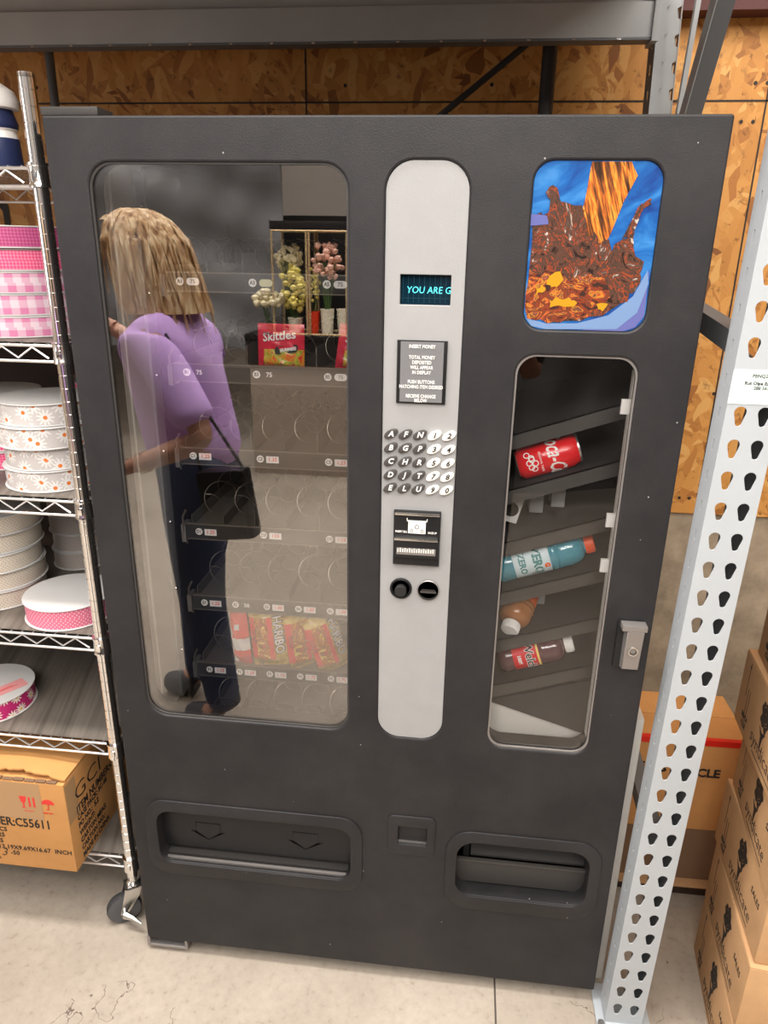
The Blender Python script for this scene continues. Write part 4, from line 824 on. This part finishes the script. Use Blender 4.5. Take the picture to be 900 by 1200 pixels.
tag(MB().box((1.088, .06, .001), (1.104, .62, .74), 'sidegrey', .003).build('leaning_board'), 'pale narrow board standing between machine side and rack post', 'board')

# ------------------------------------------------------------------ across the aisle (seen in the window glass)
PN_ = thing('person', 'person with blonde bob, lavender t-shirt and jeans, mirrored in the left window', 'person', (0, 0, 0)); PN_['_o'] = [0, 0, 0]
PN_.location = (-.175, -.96, 0); PN_.scale = (1.03, 1.03, 1.03); PN_.rotation_euler = (0, 0, R(180)) # figure is modelled facing +x; its left is +y
def V3(*a): return tuple(a)
bn = {'pel': ((-.02, 0, .93), (.100, .125)), 'waist': ((-.01, 0, 1.06), (.105, .135)), 'chest': ((.01, 0, 1.24), (.115, .155)), 'sho': ((-.005, 0, 1.36), (.075, .11)), 'neck': ((.02, 0, 1.435), (.048, .048)), 'head0': ((.045, 0, 1.50), (.066, .058)), 'head': ((.05, 0, 1.58), (.088, .072)), 'top': ((.035, 0, 1.645), (.062, .058))}
be = [('pel', 'waist'), ('waist', 'chest'), ('chest', 'sho'), ('sho', 'neck'), ('neck', 'head0'), ('head0', 'head'), ('head', 'top')]
for s_, sd in ((-1, 'r'), (1, 'l')):
    kx = .10 if sd == 'l' else -.05
    bn.update({'hip'+sd: ((-.02, s_*.085, .88), .080), 'knee'+sd: ((-.0+kx*.5, s_*.085, .48), .060), 'ank'+sd: ((-.03+kx, s_*.09, .085), .038), 'toe'+sd: ((.09+kx, s_*.10, .035), .034),
               'sh'+sd: ((-.005, s_*.165, 1.345), .055), 'el'+sd: ((-.145 if sd == 'r' else .03, s_*.225, 1.075 if sd == 'r' else 1.12), .040)})
    be += [('pel', 'hip'+sd), ('hip'+sd, 'knee'+sd), ('knee'+sd, 'ank'+sd), ('ank'+sd, 'toe'+sd), ('sho', 'sh'+sd), ('sh'+sd, 'el'+sd)]
bn['wrr'] = ((.075, -.235, .99), .026); bn['wrl'] = ((.24, .16, 1.33), .026); be += [('elr', 'wrr'), ('ell', 'wrl')]
for sd, dx, dz, y0 in (('r', .085, -.03, -.225), ('l', .075, .045, .16)):
    w0 = Vector(bn['wr'+sd][0]); pm = w0+Vector((dx*.55, 0, dz*.5)); bn['pm'+sd] = (tuple(pm), (.030, .018)); be.append(('wr'+sd, 'pm'+sd))
    for k in range(4):
        f1 = pm+Vector((dx*.55, -.024+k*.016, dz*.6)); f2 = f1+Vector((.020+.006*(k in (1, 2)), 0, -.018)); f3 = f2+Vector((.008, 0, -.018))
        for j, f_ in enumerate((f1, f2, f3)): bn[f'{sd}f{k}{j}'] = (tuple(f_), .0088-.0012*j)
        be += [('pm'+sd, f'{sd}f{k}0'), (f'{sd}f{k}0', f'{sd}f{k}1'), (f'{sd}f{k}1', f'{sd}f{k}2')]
    t1 = w0+Vector((.03, .03 if sd == 'r' else -.03, .0)); t2 = t1+Vector((.03, .008 if sd == 'r' else -.008, -.01)); bn[sd+'t1'] = (tuple(t1), .010); bn[sd+'t2'] = (tuple(t2), .008); be += [('wr'+sd, sd+'t1'), (sd+'t1', sd+'t2')]
skin_obj('body', bn, be, 'skin', PN_)
# face
q = MB().lathe([(.001, -.012), (.009, -.008), (.007, .014), (.001, .024)], 'skin', (.136, 0, 1.560), 12); q.build('nose', PN_, local=True)
q = MB()
for s_ in (-1, 1): q.lathe([(.001, -.006), (.010, 0), (.001, .006)], 'eye', (.124, s_*.030, 1.582), 12)
q.build('eye', PN_, local=True)
MB().tube([(.126, -.022, 1.518), (.134, 0, 1.520), (.126, .022, 1.518)], .0045, 'lip', 8).build('mouth', PN_, local=True)
q = MB()
for s_ in (-1, 1): q.lathe([(.001, -.026), (.010, -.014), (.012, .01), (.001, .026)], 'skin', (.045, s_*.082, 1.565), 12)
q.build('ear', PN_, local=True)
sn = {'a': ((-.018, 0, .90), (.152, .182)), 'b': ((-.01, 0, 1.06), (.132, .158)), 'c': ((.008, 0, 1.24), (.136, .170)), 'd': ((-.005, 0, 1.355), (.088, .125)), 'n': ((.012, 0, 1.405), (.060, .066))}
se = [('a', 'b'), ('b', 'c'), ('c', 'd'), ('d', 'n')]
for s_, sd in ((-1, 'r'), (1, 'l')):
    sn['s'+sd] = ((-.005, s_*.172, 1.345), .074); e_ = Vector(bn['el'+sd][0]); p_ = Vector((-.005, s_*.172, 1.345)); sn['e'+sd] = (tuple(p_.lerp(e_, .72)), .070); sn['f'+sd] = (tuple(p_.lerp(e_, .88)), .066); se += [('d', 's'+sd), ('s'+sd, 'e'+sd), ('e'+sd, 'f'+sd)]
skin_obj('t_shirt', sn, se, 'lav', PN_)
jn = {'a': ((-.02, 0, .95), (.118, .140)), 'w': ((-.012, 0, 1.04), (.112, .136))}; je = [('a', 'w')]
for s_, sd in ((-1, 'r'), (1, 'l')):
    for k, (a_, r_) in enumerate((('hip', .112), ('knee', .080))): jn[a_+sd] = (bn[a_+sd][0], r_)
    k_ = Vector(bn['knee'+sd][0]); a_ = Vector(bn['ank'+sd][0]); jn['m'+sd] = (tuple(k_.lerp(a_, .5)), .070); jn['h'+sd] = (tuple(k_.lerp(a_, 1.06)), .060); je += [('a', 'hip'+sd), ('hip'+sd, 'knee'+sd), ('knee'+sd, 'm'+sd), ('m'+sd, 'h'+sd)]
skin_obj('jeans', jn, je, 'jeans', PN_)
for s_, sd in ((-1, 'r'), (1, 'l')):
    a_ = Vector(bn['ank'+sd][0]); skin_obj('shoe', {'h': ((a_.x-.02, a_.y, .050), .046), 'm': ((a_.x+.05, a_.y, .050), .047), 't': ((a_.x+.15, a_.y, .042), .040), 'a': ((a_.x-.005, a_.y, .15), .050)}, [('h', 'm'), ('m', 't'), ('h', 'a')], 'shoe', PN_)
# bob haircut: shell of strands
q = MB(); rr = random.Random(4)
hc = Vector((.030, 0, 1.585))
def hp(a, t, off): # a around (0 = forehead), t 0 crown .. 1 hem
    ph = t*1.75
    if ph < pi/2: rx = sin(ph); z = cos(ph)*.105
    else: rx = 1+.16*sin((ph-pi/2)*8); z = -(ph-pi/2)*1.0
    rx *= .112; return Vector((hc.x+(rx*1.08+off)*cos(a)-.012, (rx*.95+off)*sin(a), hc.z+z))
na, nt_ = 64, 22; vs = []; fs = []
for j in range(nt_+1):
    for i in range(na):
        a = 2*pi*i/na; t_ = j/nt_; fa = abs((a+pi) % (2*pi)-pi) # distance from forehead direction
        tm_ = t_ * (.46 if fa < .80 else .46+min(1, (fa-.80)/.30)*.54); vs.append(hp(a, tm_, .004*sin(a*17)+.003*sin(a*29+t_*3)+(.010 if t_ > .75 else 0)))
for j in range(nt_):
    for i in range(na): fs.append([j*na+i, j*na+(i+1) % na, (j+1)*na+(i+1) % na, (j+1)*na+i])
fs.append(list(range(na))); q.add(vs, fs, 'hair')
for k in range(150):
    a = rr.uniform(1.0, 2*pi-1.0); n_ = 8; L = rr.uniform(.88, 1.04); pts = [hp(a+.05*sin(j+k), .15+j/n_*(L-.15), .006+.004*rr.random()+(.008 if j > 6 else 0)) for j in range(n_+1)]; q.tube(pts, [.004]*n_+[.0015], 'hair', 5)
q.build('hair', PN_, local=True, ang=70)
for sd in 'lr':
    w0 = Vector(bn['wr'+sd][0]); e0 = Vector(bn['el'+sd][0]); dr = (w0-e0).normalized(); c_ = e0.lerp(w0, .88); mt = dr.to_track_quat('Z', 'Y').to_matrix().to_4x4(); mt.translation = c_
    if sd == 'l': MB().lathe([(.027, -.013), (.031, -.011), (.031, .011), (.027, .013)], 'watchm', seg=24, mtx=mt).build('wrist_watch', PN_, local=True)
    else:
        q = MB()
        for dz in (-.012, -.004, .004, .012): q.tube([mt @ Vector((.029*cos(2*pi*k/24), .029*sin(2*pi*k/24), dz+.003*sin(k+dz*400))) for k in range(24)], .0016, 'gold2', 5, closed=True)
        q.build('bracelet', PN_, local=True)
for ch in PN_.children:
    for v in ch.data.vertices:
        if v.co.z > .9: v.co.x += .10*(v.co.z-.9)+.10*max(0, v.co.z-1.4)
t = thing('shoulder_bag', 'black leather bag hanging behind the hip of the person in lavender', 'bag', (.012, -.735, .92), (0, R(-8), R(6)))
q = MB().box((-.078, -.034, -.12), (.078, .034, .10), 'bag', .022); q.box((-.062, .033, -.09), (.062, .040, .02), 'bag', .006); q.build('bag_body', t, local=True)
MB().tube([(-.07, 0, .09), (-.085, -.005, .25), (-.14, -.02, .47), (-.11, -.03, .50), (-.02, -.01, .27), (.07, 0, .09)], .005, 'bag', 6).build('strap', t, local=True)
# photographer
PH = thing('person', 'person in black clothes holding a phone up, faintly mirrored in the drink window', 'person', (.74, -1.60, 0), (0, 0, R(90)))
pn = {'pel': ((0, 0, .95), (.095, .12)), 'waist': ((0, 0, 1.10), (.100, .13)), 'chest': ((.01, 0, 1.28), (.12, .16)), 'sho': ((0, 0, 1.42), (.075, .11)), 'neck': ((.01, 0, 1.50), (.048, .048)), 'h0': ((.02, 0, 1.57), (.068, .060)), 'h1': ((.02, 0, 1.65), (.09, .075)), 'h2': ((.01, 0, 1.72), (.064, .06))}
pe = [('pel', 'waist'), ('waist', 'chest'), ('chest', 'sho'), ('sho', 'neck'), ('neck', 'h0'), ('h0', 'h1'), ('h1', 'h2')]
for s_, sd in ((-1, 'r'), (1, 'l')):
    pn.update({'hip'+sd: ((0, s_*.09, .90), .080), 'kn'+sd: ((.01, s_*.10, .49), .06), 'an'+sd: ((-.02, s_*.11, .085), .04), 'to'+sd: ((.10, s_*.12, .035), .034), 'sh'+sd: ((0, s_*.17, 1.40), .056), 'el'+sd: ((.10, s_*.21, 1.20), .043), 'wr'+sd: ((.27, s_*.10+.02, 1.50), .027), 'pm'+sd: ((.305, s_*.085+.02, 1.565), (.018, .030))})
    pe += [('pel', 'hip'+sd), ('hip'+sd, 'kn'+sd), ('kn'+sd, 'an'+sd), ('an'+sd, 'to'+sd), ('sho', 'sh'+sd), ('sh'+sd, 'el'+sd), ('el'+sd, 'wr'+sd), ('wr'+sd, 'pm'+sd)]
    for k in range(4):
        b0 = Vector((.300, s_*.068+.02, 1.585+k*.019)); b1 = b0+Vector((.010, -s_*.020, .006)); 
        pn[f'{sd}f{k}0'] = (tuple(b0), .009); pn[f'{sd}f{k}1'] = (tuple(b1), .0082); pe += [('pm'+sd, f'{sd}f{k}0'), (f'{sd}f{k}0', f'{sd}f{k}1')]
skin_obj('body', pn, pe, 'skin', PH)
sn = {'a': ((0, 0, .90), (.142, .170)), 'b': ((0, 0, 1.10), (.125, .155)), 'c': ((.008, 0, 1.28), (.138, .17)), 'd': ((0, 0, 1.415), (.088, .125)), 'n': ((.005, 0, 1.465), (.058, .062))}; se = [('a', 'b'), ('b', 'c'), ('c', 'd'), ('d', 'n')]
jn = {'a': ((0, 0, .97), (.115, .135)), 'w': ((0, 0, 1.05), (.110, .132))}; je = [('a', 'w')]
for s_, sd in ((-1, 'r'), (1, 'l')):
    sn['s'+sd] = ((0, s_*.172, 1.40), .07); sn['e'+sd] = ((.09, s_*.207, 1.22), .062); se += [('d', 's'+sd), ('s'+sd, 'e'+sd)]
    jn['h'+sd] = (pn['hip'+sd][0], .112); jn['k'+sd] = (pn['kn'+sd][0], .080); jn['m'+sd] = ((-.015, s_*.108, .13), .062); je += [('a', 'h'+sd), ('h'+sd, 'k'+sd), ('k'+sd, 'm'+sd)]
skin_obj('shirt', sn, se, 'darkcloth', PH); skin_obj('trousers', jn, je, 'darkcloth', PH)
for s_ in (-1, 1): skin_obj('shoe', {'h': ((-.05, s_*.11, .045), .040), 'm': ((.03, s_*.115, .045), .042), 't': ((.12, s_*.12, .036), .034), 'a': ((-.025, s_*.11, .15), .048)}, [('h', 'm'), ('m', 't'), ('h', 'a')], 'shoe', PH)
q = MB()
vs = []; fs = []
for j in range(11):
    for i in range(32):
        a = 2*pi*i/32; ph = j/10*(1.05 if abs((a+pi) % (2*pi)-pi) < .8 else 1.75); vs.append((.0+.102*sin(ph)*cos(a)-.006, .094*sin(ph)*sin(a), 1.665+.105*cos(ph)))
for j in range(10):
    for i in range(32): fs.append([j*32+i, j*32+(i+1) % 32, (j+1)*32+(i+1) % 32, (j+1)*32+i])
q.add(vs, fs, 'khair').build('hair', PH, local=True)
q = MB()
for s_ in (-1, 1): q.lathe([(.001, -.006), (.010, 0), (.001, .006)], 'eye', (.094, s_*.030, 1.652), 12)
q.lathe([(.001, -.012), (.009, -.008), (.007, .014), (.001, .024)], 'skin', (.105, 0, 1.625), 12).tube([(.094, -.022, 1.588), (.102, 0, 1.590), (.094, .022, 1.588)], .0045, 'lip', 8).build('face', PH, local=True)
t = thing('phone', 'black phone held up in both hands by the person in black', 'phone', (.7005, -1.262, 1.633))
MB().box((-.038, -.004, -.078), (.038, .004, .078), 'black', .003).build('phone_body', t, local=True)
MB().lathe([(.001, 0), (.007, 0), (.007, .002), (.001, .002)], 'ink', (.022, .004, .060), 16, Matrix.Rotation(-pi/2, 4, 'X')).build('lens', t, local=True)
# black sheeting over shelving across the aisle
def sheet(name, label, x0, x1, z0, z1, y, seed):
    rr = random.Random(seed); nx, nz = 60, 40; vs = []; fs = []; ph = [rr.uniform(0, 6) for _ in range(8)]
    for sgn in (0, 1):
        for k in range(nz+1):
            for i in range(nx+1):
                u = i/nx; v = k/nz; x = x0+(x1-x0)*u; z = z0+(z1-z0)*v
                dy = .06*sin(9*v+ph[0]+2*sin(3*u))+.04*sin(14*u+ph[1]+3*v)+.025*sin(31*v+11*u+ph[2])+.015*sin(47*u-23*v+ph[3])
                vs.append((x, y+dy-sgn*.004, z+.05*sin(7*u+ph[4])*(1-v)))
    W_ = nx+1; H_ = (nz+1)*W_
    for k in range(nz):
        for i in range(nx):
            a = k*W_+i; fs.append([a, a+W_, a+W_+1, a+1]); fs.append([H_+a, H_+a+1, H_+a+W_+1, H_+a+W_])
    for i in range(nx): fs.append([i, i+1, H_+i+1, H_+i]); a = nz*W_+i; fs.append([a, H_+a, H_+a+1, a+1])
    for k in range(nz): a = k*W_; fs.append([a, H_+a, H_+a+W_, a+W_]); a += nx; fs.append([a, a+W_, H_+a+W_, H_+a])
    t = thing(name, label, 'plastic sheet', (x0, y, 0)); MB().add(vs, fs, 'tarp').build('sheet', t); q = MB()
    for xx in (x0+.05, x1-.05): q.tube([(xx, y-.16, 0), (xx, y-.16, z1+.03)], .02, 'bsteel', 8)
    q.tube([(x0, y-.16, z1), (x1, y-.16, z1)], .02, 'bsteel', 8); q.build('hanging_frame', t); return t
sheet('plastic_sheet', 'wrinkled black plastic sheet hanging on the aisle rack, mirrored behind the blonde person', -3.6, -.74, .86, 3.2, -4.5, 1)
sheet('plastic_sheet', 'wrinkled black plastic sheet hanging at the right of the aisle, mirrored in the drink window', .9, 3.6, .1, 3.0, -3.6, 2)
tag(MB().box((-1.5, -8.8, 0), (3.4, -8.2, .95), 'darkbox', .02).build('storage_cabinet'), 'long dark counter at the far end of the aisle', 'cabinet')
tag(MB().tube([(-.80, -4.6, 0), (-.80, -4.6, 3.6)], .035, 'bsteel', 12).build('support_pole'), 'grey upright pole across the aisle beside the flower stand', 'pole')
FR = thing('flower_stand', 'brass framed flower display stand across the aisle holding buckets of blooms', 'stand', (-.42, -4.1, 0))
q = MB()
for x in (-.69, -.445, -.425, -.16):
    for y in (-4.28, -3.98): q.tube([(x, y, 1.05), (x, y, 1.76)], .008, 'brass', 6)
for z in (1.06, 1.76):
    for y in (-4.28, -3.98): q.tube([(-.69, y, z), (-.16, y, z)], .008, 'brass', 6)
q.build('frame', FR); MB().box((-.90, -4.29, 1.02), (-.15, -3.92, 1.055), 'black', .004).build('shelf', FR); MB().box((-.70, -4.29, 1.765), (-.15, -3.97, 1.82), 'black', .004).build('top_board', FR)
MB().box((-.90, -4.30, .84), (-.12, -3.93, 1.02), 'black', .004).box((-.88, -4.28, .0), (-.14, -3.96, .84), 'cabgrey', .004).build('base_cabinet', FR)
def bucket(x, y, r, h, m, label):
    return tag(MB().lathe([(.001, 0), (r*.8, 0), (r, h), (r*1.04, h), (r*1.04, h-.01), (r*.97, h-.01), (r*.78, .004), (.001, .004)], m, (x, y, 1.0555), 24).build('flower_bucket'), label, 'bucket', 'flower buckets on the brass stand')
bucket(-.425, -4.08, .050, .16, 'redb', 'red flower bucket on the brass stand'); bucket(-.56, -4.10, .055, .11, 'crm', 'short cream bucket left of the red bucket'); bucket(-.315, -4.06, .050, .18, 'crm', 'tall cream bucket right of the red bucket'); bucket(-.205, -4.10, .048, .18, 'crm', 'tall cream bucket at the right end of the flower stand')
def bouquet(x, y, z0, z, rad, m, label, n=60, tall=1, stems=8, sd=0):
    rr = random.Random(sd); t = thing('flower_bunch', label, 'flowers', (x, y, z0)); q = MB()
    for k in range(n):
        d_ = Vector((rr.gauss(0, 1), rr.gauss(0, 1), rr.gauss(0, 1))).normalized()*rad*rr.uniform(.5, 1); s_ = rad*.20*rr.uniform(.7, 1.3)
        q.lathe([(.0005, -s_), (s_*.8, -s_*.4), (s_, s_*.3), (s_*.3, s_*.8)], m, (d_.x, d_.y, z-z0+d_.z*tall), 7)
    q.build('blossoms', t, local=True); q = MB()
    for k in range(stems): q.tube([(rr.uniform(-.02, .02), rr.uniform(-.02, .02), 0), (rr.uniform(-.6, .6)*rad, rr.uniform(-.6, .6)*rad, z-z0)], .003, 'leaf', 5)
    q.build('stems', t, local=True)
bouquet(-.425, -4.08, 1.07, 1.38, .065, 'yel', 'yellow stalk flowers standing in the red bucket', 50, 2., sd=1)
bouquet(-.56, -4.10, 1.07, 1.38, .11, 'yel', 'loose yellow green flowers in the short cream bucket', 70, 1.6, sd=2)
bouquet(-.74, -4.05, 1.07, 1.30, .12, 'cream', 'peach and cream roses left of the flower stand', 60, .6, sd=3)
bouquet(-.31, -4.06, 1.07, 1.56, .11, 'peach', 'pale peach hydrangea bunch in the tall cream bucket', 60, 1.3, sd=4)
bouquet(-.62, -4.20, 1.07, 1.58, .10, 'cream', 'cream hydrangea bunch high at the left of the flower stand', 60, 1.2, sd=5)
tag(MB().box((-1.5, -7.0, 0), (3.6, -6.9, 1.98), 'blackm', .01).build('shelf_partition') , 'dark partition behind the flower stand across the aisle', 'partition')

# ------------------------------------------------------------------ lights
def area(name, loc, rot, sx, sy, pw, col=(1, .965, .92)):
    l = bpy.data.lights.new(name, 'AREA'); l.shape = 'RECTANGLE'; l.size = sx; l.size_y = sy; l.energy = pw; l.color = col; o = bpy.data.objects.new(name, l); o.location = loc; o.rotation_euler = rot; COL.objects.link(o); return o
for i, (x, y) in enumerate(((-.9, -1.5), (1.3, -1.5), (-.2, -5.2))):
    t = thing('strip_light', ('long ceiling strip light over the aisle left of the machine', 'long ceiling strip light over the aisle right of the machine', 'ceiling strip light deeper in the aisle near the flower stand')[i], 'light', (x, y, 4.15))
    MB().box((-.08, -.7, 0), (.08, .7, .05), 'white', .005).build('housing', t, local=True); MB().tube([(0, -.66, -.012), (0, .66, -.012)], .016, 'light', 10).build('tube', t, local=True)
area('area_light', (.2, -2.3, 4.0), (R(8), 0, 0), 4.2, 2.0, 125)
area('area_light', (.7, -4.3, 3.85), (R(52), 0, 0), 3.2, 1.0, 150)  # added fill aimed into the machine windows to brighten the goods
area('area_light', (-.5, -.40, 3.9), (R(-20), 0, 0), 2.0, .5, 125, (1, .96, .92))  # added lamp for the mirrored side of the lavender figure
area('area_light', (2.6, -1.2, 3.7), (R(5), R(28), 0), 1.4, 1.4, 60, (1, .93, .84))
area('area_light', (-3.2, -1.8, 1.9), (0, R(-88), 0), 1.2, 1.6, 19, (.88, .94, 1))  # added side fill for the chrome post and rack flange
area('area_light', (-1.2, -3.0, 4.0), (R(-30), 0, 0), 3, 1, 110)  # added lamp to lift the black sheet across the aisle
area('area_light', (-.2, -6.6, 4.0), (0, 0, 0), 4, 2, 60)
wd = bpy.data.worlds.new('world'); S.world = wd; wd.use_nodes = True; wd.node_tree.nodes['Background'].inputs[0].default_value = (.9, .92, 1, 1); wd.node_tree.nodes['Background'].inputs[1].default_value = .3

# ------------------------------------------------------------------ camera
cd = bpy.data.cameras.new('camera'); cam = bpy.data.objects.new('camera', cd); COL.objects.link(cam); S.camera = cam
cd.sensor_fit = 'VERTICAL'; cd.sensor_height = 36; cd.lens = 843*36/1200; cd.clip_start = .02; cd.clip_end = 60
MC = ((0.9933670157916216, -0.10165676572500473, -0.053738942300531535), (0.11386773751530722, 0.9347058539924911, 0.3366884388649439), (0.01600344620366036, -0.34057432154303624, 0.94008139073971))
m3 = Matrix(((MC[0][0], MC[0][2], -MC[0][1]), (MC[1][0], MC[1][2], -MC[1][1]), (MC[2][0], MC[2][2], -MC[2][1])))
cam.matrix_world = Matrix.Translation((.7004724, -1.23435731, 1.63278258)) @ m3.to_4x4()
S.view_settings.view_transform = 'Standard'; S.view_settings.look = 'None'; S.view_settings.gamma = 1; S.view_settings.exposure = .22; S.view_settings.use_curve_mapping = False
for o in bpy.data.objects:
    if '_o' in o: del o['_o']
